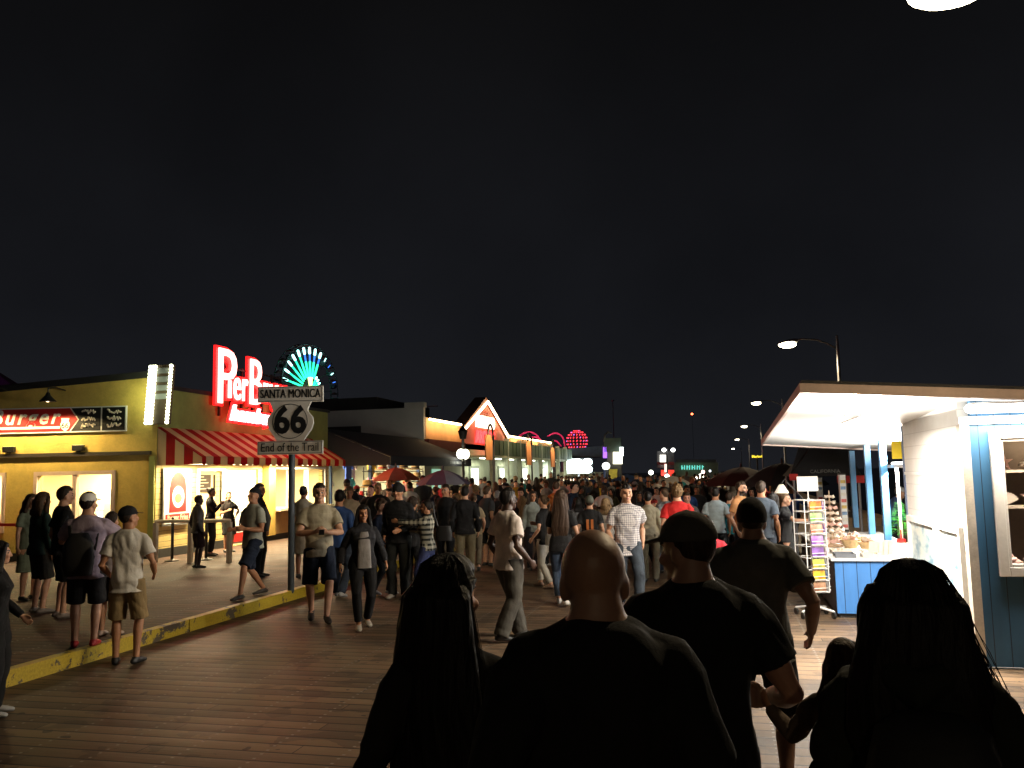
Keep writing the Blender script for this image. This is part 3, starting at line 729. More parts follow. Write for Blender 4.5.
for yy in (.0, AL-.012):
    MB().prism([(.01, yy, ztop-.02), (AX-CX-.01, yy, zbot-.02), (AX-CX-.01, yy, vb), (.01, yy, vb)], (0, .012, 0)).build('end_panel', STRX, aw)
MB().tube([(AX-CX-.03, .02, vb+.02), (AX-CX-.03, AL-.02, vb+.02)], .018).build('front_bar', STEEL, aw)
for yy in (.9, 2.9, 4.9, 6.9):
    l = thing('strip_light', 'fluorescent strip light fixed under the striped awning', 'strip light', (CX+.55, aw0+yy, 2.44), 0, 'strip lights under the striped awning')
    MB().box(-.05, .05, -.62, .62, 0, .05).build('housing', WHITE, l); MB().tube([(0, -.58, -.02), (0, .58, -.02)], .016).build('fluorescent_tube', emit('warm_tube', (1, .80, .45), 9), l)
    lamp_light('strip_lamp', 'AREA', (0, 0, -.05), 250, (1, .80, .45), l, .1, (0, 0, 0), size_y=1.2)
# wall sign over the front
def sgn(x, y): u, z = fl(front(x, y)); return u, z
s_r = sgn(128, 407); s_b = sgn(128, 430); s_l = (s_r[0]+4.6, sgn(0, 407)[1]+sl*.6)
zt = s_r[1]; zb = s_b[1]; mid = (zt+zb)/2; hh = zt-zb+.06
uA = sgn(76, 420)[0]; uB = sgn(103, 420)[0]
ws = thing('wall_sign', 'long red and black painted sign with slanted white lettering on the yellow wall', 'sign', (0, 0, 0))
SGN = Matrix.Translation((0, 0, 0)) @ FM
MB().box(s_r[0], s_l[0], .02, .07, mid-hh/2, mid+hh/2, SGN).build('backing_panel', WHITE, ws)
MB().prism([(uA+.12, .071, mid-hh/2+.03), (s_l[0]-.02, .071, mid-hh/2+.03), (s_l[0]-.02, .071, mid+hh/2-.03), (uA+.12, .071, mid+hh/2-.03), (uA-.08, .071, mid)], (0, .006, 0), SGN).build('red_panel', REDP, ws)
MB().prism([(uB+.02, .071, mid-hh/2+.03), (uA+.08, .071, mid-hh/2+.03), (uA-.12, .071, mid), (uA+.08, .071, mid+hh/2-.03), (uB+.02, .071, mid+hh/2-.03)], (0, .006, 0), SGN).build('black_panel', BLACK, ws)
MB().box(s_r[0]+.03, uB-.02, .071, .077, mid-hh/2+.03, mid+hh/2-.03, SGN).build('black_panel', BLACK, ws)
def ftxt(mb, s, u, z, size, **k):
    o = FM @ Vector((u, .080, z)); return text_into(mb, s, size, .006, face_M(o, -ud), **k)
uT = sgn(30, 420)[0]
ftxt(MB(), 'Pier Burger', sgn(60, 418)[0], mid+.07, .52, bold=.010, shear=.28, align='RIGHT', wx=.95, spacing=1.28).build('lettering', WHITE, ws)
MB().box(uA+.36, s_l[0]-.1, .079, .084, mid-hh/2+.10, mid-hh/2+.16, SGN).build('underline', WHITE, ws)
sd = MB(); uS = sgn(67, 427)[0]
sd.prism([(uS+.2*x_, .079, mid-.13+.17*z_) for x_, z_ in ((-.5, 1), (.5, 1), (.42, .6), (.6, .1), (.45, -.5), (0, -.95), (-.45, -.5), (-.6, .1), (-.42, .6))], (0, .012, 0), SGN); sd.build('shield', WHITE, ws)
text_into(MB(), '66', .19, .004, face_M(FM @ Vector((uS, .094, mid-.15)), -ud), bold=.003).build('shield_number', BLACK, ws)
rr = random.Random(5)
for pu0, pu1 in ((uB+.12, uA-.14), (s_r[0]+.1, uB-.1)):
    scb = MB()
    for row in range(3):
        z_ = mid+hh*.28-row*hh*.27; path = []
        k = 13
        for i in range(k): path.append((pu1-.06-(pu1-pu0-.1)*i/(k-1), .085, z_+rr.uniform(-.045, .055)))
        scb.tube(path, [.024]*k, 6, M=SGN)
    scb.build('script_lettering', paint('sign_script', (.72, .62, .52), .5), ws)
# barn lamps above the sign
for k, px in enumerate((65, 8)):
    u, z = fl(front(px, 400)); p = FM @ Vector((u, .72, z))
    l = thing('barn_lamp', ('black cone lamp on the yellow wall above the slanted white lettering', 'black cone lamp on the yellow wall nearest the left edge')[k], 'lamp', p, 0, 'cone lamps lighting the wall sign')
    q = l.location
    bx = MB().lathe([(.19, -.10), (.185, -.085), (.06, .05), (.045, .1), (.03, .12)], 18).build('shade', BLACK, l, True)
    wq = -nd*.72
    MB().tube([(0, 0, .1), (0, 0, .22), (wq.x*.4, wq.y*.4, .27), (wq.x, wq.y, .24)], .016).build('arm', BLACK, l, True)
    MB().ell((0, 0, -.06), (.05, .05, .05)).build('bulb', emit('barn_bulb', (1, .78, .4), 12), l, True)
    lamp_light('barn_light', 'SPOT', (0, 0, -.10), 520, (1, .74, .34), l, .06, (R(-10), 0, SK_A), 160)
for k, px in enumerate((80, 11)):
    u, z = fl(front(px, 448)); p = FM @ Vector((u, .07, zl+.06))
    f = thing('flood_fitting', ('small black floodlight box on the ledge under the wall sign', 'small black floodlight box on the ledge by the left edge')[k], 'floodlight', p, SK_A, 'small floodlights on the ledge')
    MB().box(-.14, .14, -.06, .05, .03, .17).build('housing', BLACK, f, bevel=.01); MB().box(-.04, .04, -.03, .03, 0, .03).build('bracket', BLACK, f)
    MB().box(-.12, .12, -.05, .04, .171, .176).build('lens', emit('flood_lens', (1, .8, .4), .8), f)
# curved marquee blade with bulbs
c_ = at_X(154, 395, CX+.35); zb0, zt0 = at_X(152, 423, CX+.35).z, at_X(156, 363, CX+.35).z
mq = thing('marquee_blade', 'tall blade sign edged with white light bulbs at the yellow corner', 'sign', (CX+.2, CY-.15, 0))
def bowed(z): k = (z-zb0)/(zt0-zb0); return .10*(k-.45)
mw = .29
pr = []
for i in range(9): z = zb0+(zt0-zb0)*i/8; pr.append(((bowed(z), 0, z), (mw, 0, 0), (0, .28, 0)))
mb = MB()
for sgn_ in (1,):
    vs = []
    for i in range(9):
        z = zb0+(zt0-zb0)*i/8; vs.append((bowed(z)-mw, z))
    poly = [(a, -.08, z) for a, z in vs]+[(a+2*mw, -.08, z) for a, z in reversed(vs)]
    mb.prism(poly, (0, .14, 0))
mb.build('blade', paint('blade_brown', (.10, .06, .04), .6), mq)
for k in range(4):
    z = zb0+(zt0-zb0)*(.42+.145*k); MB().box(bowed(z)-mw+.17, bowed(z)+mw-.08, -.092, -.082, z, z+(zt0-zb0)*.09).build('grey_stripe', paint('blade_grey', (.32, .33, .38), .6), mq)
BULB = emit('marquee_bulb', (.93, 1, .62), 7)
for s_ in (-1, 1):
    bb = MB()
    for i in range(17):
        z = zb0+.04+(zt0-zb0-.08)*i/16
        for xx in ((.0, .075, .14) if s_ < 0 else (.0,)): bb.ell((bowed(z)+s_*(mw-xx), -.10, z), (.046, .046, .046), 8, 6)
    struct(bb.build('bulb_row', BULB, mq, True), 'stuff')
lamp_light('blade_glow', 'POINT', (-.45, -.35, (zb0+zt0)/2), 9, (.85, 1, .5), mq, .3)
lamp_light('blade_glow', 'POINT', (.45, -.35, (zb0+zt0)/2), 9, (.85, 1, .5), mq, .3)
def hang(o, par): o.parent = par; o.location = -Vector(par.location); return o
# rooftop neon sign, along the axis above the awning
NX = CX+.24
ng = thing('neon_sign', 'big red neon lettering standing on the roof edge of the burger stand', 'neon sign', (NX, 0, 0))
def npx(x, y): p = at_X(x, y, NX); return p.y, p.z
y0, zA = npx(217, 404); yP, zP = npx(222, 349); y1, _ = npx(340, 400)
NEON = emit('neon_core', (1, .40, .34), 5.0); NHALO = emit('neon_halo', (1, .015, .015), 1.6)  # the red emission imitates the halo around the white-hot tubes
by_, bz_ = npx(219, 388)
def ntxt(mb, s, y, z, size, ext, **k): return text_into(mb, s, size, ext, face_M((NX+.05, y, z), (0, 1, 0)), align='LEFT', **k)
HP = zP-bz_
ZB = npx(222, 401)[1]; ZT = npx(222, 348)[1]; HN_ = ZT-ZB
for ch, xa, xb, f0, f1 in (('P', 216.5, 235, -.06, 1.0), ('i', 226.5, 230, .06, .56), ('e', 232, 239.5, .04, .50), ('r', 241, 246.5, .04, .50), ('B', 248.5, 261.5, .0, .93), ('u', 262, 266.5, .1, .5), ('r', 268, 271, .1, .5), ('g', 272.5, 277, -.05, .5), ('e', 278.5, 283, .1, .5), ('r', 284.5, 288, .1, .5)):
    ya_, yb_ = npx(xa, 390)[0], npx(xb, 390)[0]
    def fit(ext, bold, x_, grow):
        m = MB(); text_into(m, ch, 1.0, ext, Matrix.Identity(4), bold=bold); xs = [v[0] for v in m.v]; zs = [v[1] for v in m.v]
        x0_, x1_, z0_, z1_ = min(xs), max(xs), min(zs), max(zs); za, zb_ = ZB+HN_*f0-grow, ZB+HN_*f1+grow
        m.v = [(NX+x_+v[2], ya_-grow+(v[0]-x0_)/(x1_-x0_)*(yb_-ya_+2*grow), za+(v[1]-z0_)/(z1_-z0_)*(zb_-za)) for v in m.v]; return m
    lr = hang(fit(.04, .055, -.04, .05).build('halo_letter', NHALO, None), ng)  # larger red letter behind each tube, its glow built as a shape
    hang(fit(.025, -.004 if ch in 'PB' else .0, .05, -.02).build('neon_tube', NEON, None), ng).parent = lr
    lr.children[0].location = (0, 0, 0)
x_cursor = npx(289, 390)[0]
yend = x_cursor
hb = MB(); ya, za = npx(225, 408); text_into(hb, 'hamburgers', .60, .03, face_M((NX+.16, ya, za-.14), (0, 1, -.02)), align='LEFT', bold=.012, shear=.3, wx=1.25); hang(hb.build('script_neon', emit('neon_white', (1, .62, .62), 6), None), ng)
hr_ = MB(); text_into(hr_, 'hamburgers', .62, .02, face_M((NX+.11, ya, za-.14), (0, 1, -.02)), align='LEFT', bold=.075, shear=.3, wx=1.25); hang(hr_.build('script_halo', NHALO, None), ng)  # wider red copy behind the script, imitating its halo
fr_ = MB()
for yy in np.linspace(y0+.3, yend-.3, 7): fr_.box(NX-.16, NX-.10, yy-.03, yy+.03, 3.75, bz_+.7)
for zz in (bz_+.15, bz_+.6): fr_.box(NX-.095, NX-.06, y0+.1, yend, zz, zz+.05)
hang(fr_.build('support_frame', BLACK, None), ng)
for yy in (y0+.8, y0+2.8): lamp_light('neon_glow', 'AREA', (.45, yy, bz_+.6), 60, (1, .06, .04), ng, .8, (0, R(-65), 0), size_y=2.2)
# poster, queue rails
yy, zz = sl_(168, 497); 
ps = thing('poster', 'framed poster with red arched bottle shape on the siding wall', 'poster', (CX+.07, CY+.78, 1.62))
MB().box(-.03, .0, -.58, .58, -.72, .70).build('frame', STEEL, ps); MB().box(.002, .008, -.54, .54, -.68, .66).build('sheet', paint('poster_sheet', (.75, .72, .66), .4), ps)
MB().prism([(.009, .34*x_, .55*z_+.02) for x_, z_ in ((-1, -.75), (1, -.75), (1, .35), (.85, .75), (.5, .95), (.2, 1.05), (-.2, 1.05), (-.5, .95), (-.85, .75), (-1, .35))], (.006, 0, 0)).build('red_badge', REDP, ps)
MB().prism([(.016, .24*math.cos(a), -.02+.27*math.sin(a)) for a in np.linspace(0, TAU, 20)[:-1]], (.004, 0, 0)).build('white_disc', WHITE, ps)
MB().prism([(.021, .15*math.cos(a), -.05+.12*math.sin(a)) for a in np.linspace(0, TAU, 20)[:-1]], (.003, 0, 0)).build('burger_picture', paint('bun_brown', (.45, .2, .06), .6, .4, 14), ps)
MB().box(.009, .016, -.48, .48, -.62, -.44).build('red_band', REDP, ps)
text_into(MB(), 'Burger Fries', .17, .002, face_M((.018, 0, -.53), (0, 1, 0)), bold=.003).build('lettering', OFFW, ps)
qr = thing('queue_rail', 'white post and rail queue barrier in front of the lit siding wall', 'barrier', (0, 0, 0))
qp = [at_z(155, 563, .15), at_z(190, 563, .15), at_z(229, 563, .15)]
for p in qp: MB().box(p.x-.045, p.x+.045, p.y-.045, p.y+.045, .15, 1.06).build('post', OFFW, qr)
for a, b in zip(qp, qp[1:]): MB().tube([(a.x, a.y, 1.09), (b.x, b.y, 1.09)], .04, 8).build('rail', OFFW, qr)
for k, (px, py) in enumerate(((172, 561), (206, 560), (24, 563))):
    p = at_z(px, py, .15)
    st_ = thing('stanchion', ('black stanchion under the framed red poster', 'black stanchion beside the people at the lit door', 'black stanchion with red belt by the yellow wall at left')[k], 'stanchion', p, 0, 'black queue stanchions')
    MB().lathe([(.17, 0), (.16, .02), (.05, .04), (.04, .05)], 18).build('base', BLACK, st_, True); MB().tube([(0, 0, .04), (0, 0, .98)], .035).build('post', BLACK, st_, True)
    if k == 2: MB().box(-2.2, .02, -.01, .01, .86, .93).build('belt', REDP, st_)

# ---------------------------------------------------------------- route sign on a post
sp = at_z(291, 591, .15); rs_ = thing('route_sign', 'white route 66 sign reading SANTA MONICA and End of the Trail on steel post', 'sign', sp)
D_ = project(sp)[2]; px_m = D_/F_PX
def shp(x, y): p = at_Y(x, y, sp.y); return p-sp
vx = Vector((sp.y, -sp.x, 0)).normalized()                        # the plate faces the viewer, turned a little
ang = R(-14); vx = Vector((vx.x*math.cos(ang)-vx.y*math.sin(ang), vx.x*math.sin(ang)+vx.y*math.cos(ang), 0)); vn = Vector((vx.y, -vx.x, 0))
PL = Matrix(((vx.x, vn.x, 0, 0), (vx.y, vn.y, 0, 0), (0, 0, 1, 0), (0, 0, 0, 1)))
z_ = lambda y: at_Y(293, y, sp.y).z-sp.z
SW = paint('sign_white', (.76, .71, .62), .4, .06); SE = paint('sign_edge', (.72, .70, .62), .45, .05)
MB().tube([(0, 0, 0), (0, 0, z_(388))], .055, 14).build('post', paint('blue_grey_post', (.06, .075, .09), .5), rs_, True)
c0, c1, c2, c3, c4 = z_(387), z_(402.5), z_(441), z_(454.5), z_(422)
hw = .5*66*px_m; hw2 = .52*63*px_m
def plate(nm, poly, th=.07):
    o = MB().prism([(a, .06, b) for a, b in poly], (0, th, 0), PL).build(nm, SE, rs_); MB().prism([(a*.995, .06+th+.002, b) for a, b in poly], (0, .006, 0), PL).build('face', SW, o); return o
def border(poly_out, k, par, th=.004):
    pass
a1 = plate('name_plate', [(-hw, c1), (hw, c1), (hw, c0), (-hw, c0)])
sh_w = 24*px_m; sc_ = (c1-c2)/2; m_ = (c1+c2)/2
shp_ = [(-.95, 1), (.95, 1), (.80, .66), (.80, .52), (1.02, .2), (1.06, -.1), (.95, -.45), (.75, -.75), (.62, -1), (-.62, -1), (-.75, -.75), (-.95, -.45), (-1.06, -.1), (-1.02, .2), (-.80, .52), (-.80, .66)]
a2 = plate('shield', [(x_*sh_w*.92, m_+zz_*sc_*.995) for x_, zz_ in shp_])
a3 = plate('trail_plate', [(-hw2, c3), (hw2, c3), (hw2, c2-.004), (-hw2, c2-.004)])
yo = .142
def ptxt(s, size, z, par, wx=.82, bold=.006, dx=0): text_into(MB(), s, size, .003, face_M(PL @ Vector((dx, yo, z)), vx), bold=bold, wx=wx).build('lettering', BLACK, par)
ptxt('SANTA MONICA', .205, (c0+c1)/2, a1, wx=.66, bold=0); ptxt('SANTA MONICA', .205, (c0+c1)/2, a1, wx=.66, bold=0, dx=.007); ptxt('66', .62, m_, a2, wx=.88, bold=.020); ptxt('End of the Trail', .205, (c2+c3)/2, a3, wx=.75, bold=.0)
def frame_line(par, hx, za, zb_):
    f = MB(); g = .012; t_ = .008
    f.box(-hx+g, hx-g, yo, yo+.003, zb_-g-t_, zb_-g, PL); f.box(-hx+g, hx-g, yo, yo+.003, za+g, za+g+t_, PL); f.box(-hx+g, -hx+g+t_, yo, yo+.003, za+g+t_, zb_-g-t_, PL); f.box(hx-g-t_, hx-g, yo, yo+.003, za+g+t_, zb_-g-t_, PL); f.build('border', BLACK, par)
frame_line(a1, hw, c1, c0); frame_line(a3, hw2, c3, c2)
ci = MB(); rr_ = sc_*.90
for i in range(48):
    a, b = TAU*i/48, TAU*(i+1)/48; k = .965
    ci.prism([(rr_*math.cos(a), yo, m_+rr_*math.sin(a)), (rr_*math.cos(b), yo, m_+rr_*math.sin(b)), (rr_*k*math.cos(b), yo, m_+rr_*k*math.sin(b)), (rr_*k*math.cos(a), yo, m_+rr_*k*math.sin(a))], (0, .003, 0), PL)
ci.build('circle_line', BLACK, a2)
# ---------------------------------------------------------------- souvenir shop with the navy canopy
BX = CX
sv = thing('souvenir_shop', 'dark open souvenir shop under a navy canopy beside the burger stand', 'shop', (BX, 0, 0))
ya, yb = YS1+.15, 37.2
MB().box(-5, -4.8, ya, yb, .16, 3.2).build('back_wall', paint('shop_wall', (.5, .46, .4), .7), sv)
MB().box(-5.0, 0, ya, yb, 3.2, 3.3).build('roof', ROOFD, sv)
MB().box(-.12, .0, ya+.1, ya+.22, .16, 3.2).build('post', paint('blue_post', (.05, .12, .30), .5), sv)
for yy in (31.5, 34.5, 37.0): MB().box(-.12, .0, yy-.06, yy+.06, .16, 3.2).build('post', paint('blue_post', (.05, .12, .30), .5), sv)
nc = thing('navy_canopy', 'long dark navy canopy sloping over the souvenir shop front', 'canopy', (BX, ya, 0))
L_ = 37.6-ya
pA, pB = at_X(345, 444, BX+.1), at_X(440, 466, BX+2.2)
MB().prism([(-.3, 0, 3.75), (2.3, 0, 2.72), (2.3, 0, 2.68), (-.3, 0, 3.71)], (0, L_, 0)).build('canopy_sheet', NAVY, nc)
MB().prism([(2.29, 0, 2.69), (2.31, 0, 2.69), (2.31, 0, 2.38), (2.29, 0, 2.38)], (0, L_, 0)).build('valance', NAVY, nc)
MB().prism([(-.3, 0, 3.70), (2.28, 0, 2.67), (2.28, 0, 2.40), (-.3, 0, 2.40)], (0, .02, 0)).build('end_panel', NAVY, nc)
lt = MB()
for i in range(14): lt.box(2.312, 2.318, L_-3.2+i*.17, L_-3.2+i*.17+(.07 if i % 3 else .11), 2.47, 2.59)
lt.build('valance_lettering', paint('dim_letter', (.3, .33, .38), .6), nc)
for yy in (ya+1.2, ya+4.2, ya+7.2):
    l = thing('shop_lamp', 'bare strip lamp inside the souvenir shop', 'lamp', (BX-1.6, yy, 3.05), 0, 'strip lamps inside the souvenir shop')
    MB().tube([(0, -.5, 0), (0, .5, 0)], .03).build('fluorescent_tube', emit('shop_tube', (1, .88, .7), 8), l); MB().box(-.05, .05, -.55, .55, .03, .15).build('housing', WHITE, l)
    lamp_light('shop_light', 'AREA', (0, 0, -.06), 420, (1, .78, .50), l, 1.0, (0, R(-12), 0))
# goods: straw hats on stands, hanging shirts, toys
rr = random.Random(11)
hatn = 0
for i, (yy, zz) in enumerate([(29.0, 1.5), (29.9, 1.8), (30.9, 1.6), (31.9, 1.85), (33.0, 1.55), (34.1, 1.8), (35.2, 1.6), (30.4, 2.25), (32.5, 2.3), (33.6, 2.25)]):
    c = [(.50, .30, .10), (.55, .36, .16), (.42, .20, .06), (.6, .42, .2)][i % 4]; cn = ['orange straw', 'tan straw', 'brown straw', 'pale straw'][i % 4]
    h = thing('straw_hat', f'{cn} hat displayed on the souvenir shop rack, number {i+1} from the awning', 'hat', (BX+.85+rr.uniform(-.2, .3), yy, 1.62+(zz-1.5)*.85), 0, 'straw hats on the souvenir rack')
    h['label'] = f'{cn} hat on the souvenir shop rack, ' + ['nearest the striped awning', 'raised, second from the striped awning', 'low beside the dark tall hat', 'raised in the middle of the rack', 'low in the middle of the rack', 'raised behind the orange umbrella', 'low behind the orange umbrella', 'high under the canopy near the awning', 'highest under the canopy middle', 'high under the canopy by the umbrella'][i]
    MB().lathe([(.30, 0), (.31, .02), (.17, .05), (.16, .22), (.12, .27), (.01, .28)], 20).build('crown', paint('straw_%d' % (i % 4), c, .8, .3, 20), h, True)
    MB().lathe([(.172, .055), (.174, .10), (.168, .105)], 20).build('hat_band', [DARKWOOD, REDP, NAVY][i % 3], h, True)
rk = thing('hat_rack', 'dark wire rack holding straw hats in front of the souvenir shop', 'rack', (BX+.75, 32.2, .15))
r_ = MB()
for yy in (-3.2, -1, 1, 3.2): r_.tube([(0, yy, 0), (0, yy, 2.2)], .02, 6)
for z in (1.33, 1.62, 2.05): r_.tube([(0, -3.3, z), (0, 3.3, z)], .015, 6)
r_.build('wire_frame', BLACK, rk)
SC = [('white', (.75, .73, .7)), ('red', (.5, .03, .03)), ('blue', (.04, .10, .42)), ('yellow', (.7, .5, .05)), ('pink', (.7, .25, .35)), ('teal', (.05, .4, .42)), ('black', (.02, .02, .02)), ('cream', (.72, .62, .45))]
for i in range(12):
    cn, c = SC[(0, 3, 7, 2, 5, 0, 4, 3, 7, 0, 2, 6)[i]]; yy = 28.3+i*.72; z = 2.28 if i % 2 else 1.62
    o = MB(); o.prism([(0, -.26, -.35), (0, .26, -.35), (0, .25, .18), (0, .40, .02), (0, .46, .16), (0, .22, .35), (0, .08, .32), (0, -.08, .32), (0, -.22, .35), (0, -.46, .16), (0, -.40, .02), (0, -.25, .18)], (.06, 0, 0))
    ob = o.build('souvenir_shirt', paint('souvenir_'+cn, c, .8, .15, 12), None, bevel=.01); ob.location = (BX-.55-.25*(i % 3), yy, z)
    tag(ob, f'{cn} souvenir shirt hung in the {"upper" if i % 2 else "lower"} row, ' + ['next to the burger stand', 'at the left post', 'left of the hats', 'behind the first hats', 'behind the left hats', 'behind the raised hats', 'behind the middle hats', 'above the middle hats', 'left of the orange umbrella', 'above the orange umbrella', 'right of the orange umbrella', 'by the grey hall wall'][i], 'shirt', 'souvenir shirts hanging in the shop')
for i in range(14):
    cn, c = SC[(i*5+2) % 8]; yy = 28.1+i*.62; z = rr.choice((.75, .95, 1.05))
    b_ = MB(); b_.ell((0, 0, .16), (.13, .12, .16)); b_.ell((0, 0, .38), (.11, .10, .10)); b_.ell((0, -.08, .47), (.04, .03, .04)); b_.ell((0, .08, .47), (.04, .03, .04)); b_.ell((.1, -.1, .2), (.05, .05, .1)); b_.ell((.1, .1, .2), (.05, .05, .1))
    ob = b_.build('plush_toy', paint('souvenir_'+cn, c, .8, .15, 12), None, True); ob.location = (BX+.25, yy, .98)
    tag(ob, f'{cn} plush toy sitting on the souvenir shop table, ' + ['at its left end', 'second from its left end', 'third from its left end', 'fourth from its left end', 'fifth from its left end', 'sixth from its left end', 'just left of its middle', 'just right of its middle', 'sixth from its right end', 'fifth from its right end', 'fourth from its right end', 'third from its right end', 'second from its right end', 'at its right end'][i], 'toy', 'plush toys on the souvenir table')
tb = thing('display_table', 'long table with a dark cloth in front of the souvenir shop', 'table', (BX+.25, 32.3, .15))
MB().box(-.35, .35, -4.5, 4.5, .78, .83).build('tabletop', DARKWOOD, tb); MB().box(-.34, .34, -4.48, 4.48, .02, .775).build('table_skirt', NAVY, tb)

# ---------------------------------------------------------------- grey hall and arcade with the lit gable
ar = thing('arcade_hall', 'long grey hall with string lit gable front and green veranda', 'hall', (BX, 0, 0))
H0 = 37.7
hz = 5.2
MB().box(-26, 0, H0, 69, .16, hz-1.5).build('lower_wall', TEAL, ar)
MB().box(-26, -.02, H0, H0+.25, hz-1.49, hz).build('end_wall', GREYWALL, ar)
MB().box(-.95, .03, H0-.05, H0+.30, hz+.005, hz+.25).build('parapet_pier', GREYWALL, ar)
MB().prism([(-26, H0+.3, hz+.02), (-1, H0+.3, hz+.02), (-4, H0+14, hz+1.2), (-26, H0+14, hz+1.2)], (0, 0, .06)).build('roof', ROOFD, ar)
MB().box(-22, -2.5, H0+.35, H0+8, hz+.0, hz+.62).build('roof_curb', ROOFD, ar)
p = at_Y(330, 428, H0-.03)
MB().box(p.x-BX-.2, p.x-BX+1.6, H0-.10, H0-.01, 4.05, 4.42).build('dark_board', ROOFD, ar)
# lit fascia bands left and right of the gable
g0, g1 = 43.7, 53.2; apex = at_X(482, 399, BX).z; gb = 4.4
BAND = paint('ochre_fascia', (.55, .30, .12), .7, .15, 1.2)
MB().box(-.25, -.02, H0+.31, g0-.1, 3.72, 4.75).build('fascia_panel', BAND, ar)
MB().box(-.25, -.02, g1+.1, 68.8, 3.72, 4.55).build('fascia_panel', BAND, ar)
MB().box(-.35, .22, H0+.02, g0-.05, 3.2, 3.71).build('maroon_canopy', MAROON, ar)
PINK = paint('pink_gable', (.55, .15, .10), .7, .12)
gm = (g0+g1)/2
MB().prism([(0, g0, 3.4), (0, g1, 3.4), (0, g1, gb), (0, gm, apex-.1), (0, g0, gb)], (-.35, 0, 0)).build('gable_wall', PINK, ar)
MB().prism([(.10, g0-.25, gb-.12), (.10, gm, apex-.05), (.10, g1+.25, gb-.12), (.10, g1+.25, gb+.05), (.10, gm, apex+.16), (.10, g0-.25, gb+.05)], (-.7, 0, 0)).build('gable_roof', paint('rust_tile', (.16, .07, .04), .8), ar)
TEXTG = face_M((BX+.03, gm, 4.98), (0, 1, 0))
SB = emit('arcade_letter', (1, .88, .62), 3); RB = emit('arcade_red', (1, .05, .06), 2.2)
t_ = MB(); text_into(t_, 'PLAYLAND', .95, .05, face_M((BX+.06, gm-.1, 5.02), (0, 1, 0)), bold=.03, wx=.86); o = t_.build('white_lettering', SB); 
hang(o, ar)
t_ = MB(); text_into(t_, 'ARCADE', 1.0, .05, face_M((BX+.06, gm-.2, 4.12), (0, 1, 0)), bold=.03, wx=1.05); o = t_.build('red_lettering', RB); hang(o, ar)
BLB = emit('string_bulb', (1, .74, .42), 14)
def bulbs(name, pts, r, par):
    b = MB()
    for q in pts: b.ell(q, (r, r, r), 6, 4)
    o = b.build(name, BLB); hang(o, par); struct(o, 'stuff'); return o
L1 = [(BX+.2, g0-.2+(gm-g0+.2)*i/22, gb-.02+(apex-.1-gb)*i/22) for i in range(23)]+[(BX+.2, gm+(g1+.2-gm)*i/22, apex-.1-(apex-gb-.08)*i/22) for i in range(1, 23)]
bulbs('light_string', L1, .075, ar)
bulbs('light_string', [(BX+.12, y, 4.66) for y in np.arange(H0+.5, g0-.2, .26)], .06, ar)
bulbs('light_string', [(BX+.12, y, 4.45) for y in np.arange(g1+.3, 68.5, .42)], .06, ar)
for y in np.arange(g0+4, 68, 8): lamp_light('string_glow', 'AREA', (2.6, y, 4.6), 30, (1, .80, .45), ar, .3, (0, R(40), 0), size_y=5)
for y, z, p_ in ((H0+1.6, 4.45, 26), (H0+4.3, 4.45, 26), (g1+3, 4.3, 40), (g1+9, 4.3, 40), (g1+16, 4.3, 40)): lamp_light('string_glow', 'AREA', (.45, y, z), p_, (1, .62, .28), ar, .2, (0, R(70), 0), size_y=2.5)
for y, z in ((gm-2.6, 5.0), (gm, 6.1), (gm+2.6, 5.0)): lamp_light('string_glow', 'POINT', (.45, y, z), 16, (1, .62, .36), ar, .15)
lamp_light('red_letter_glow', 'AREA', (.7, gm, 4.2), 60, (1, .10, .08), ar, .6, (0, R(90), 0), size_y=4)
# veranda: columns, lit soffit, doors, green balustrade
MB().box(.02, 1.7, g0+.1, 68.6, 2.92, 3.02).build('veranda_roof', TEAL, ar)
gr = MB().box(1.62, 1.72, g0+.1, 68.6, 3.03, 3.85).build('balustrade', GREENP, ar)
for i, y in enumerate(np.arange(g0+.1, 68.7, 3.15)):
    MB().box(1.50, 1.74, y, y+.24, .15, 4.0).build('column', paint('pale_column', (.50, .56, .46), .6), ar)
    if y+.3 < 67:
        for k in range(1, 3): MB().box(1.725, 1.75, y+.25+k*.95, y+.31+k*.95, 3.05, 3.84).build('baluster', paint('dark_green', (.05, .09, .05), .6), ar)
for i, y in enumerate(np.arange(g0+1.2, 66, 6.3)):
    d = MB().box(.0, .06, y, y+2.0, .2, 2.5).build('door', paint('arcade_door', (.25, .3, .25), .5), ar)
    MB().box(.065, .07, y+.25, y+1.75, .6, 2.35).build('pane', emit('arcade_pane', (.95, 1, .80), 1.3), d)
MB().box(.03, .07, H0+1, H0+2.2, .2, 2.3).build('door', emit('green_pane', (.5, 1, .75), .5), ar)
vt = MB()
for y in np.arange(g0+1, 67, 3.15): vt.box(.7, .8, y, y+1.2, 2.86, 2.915)
struct(vt.build('soffit_lamp', emit('soffit_tube', (1, .98, .75), 8), ar), 'stuff')
for y in np.arange(g0+2, 68, 7): lamp_light('soffit_light', 'AREA', (.8, y, 2.84), 60, (1, .96, .72), ar, .5, (0, 0, 0), size_y=3)
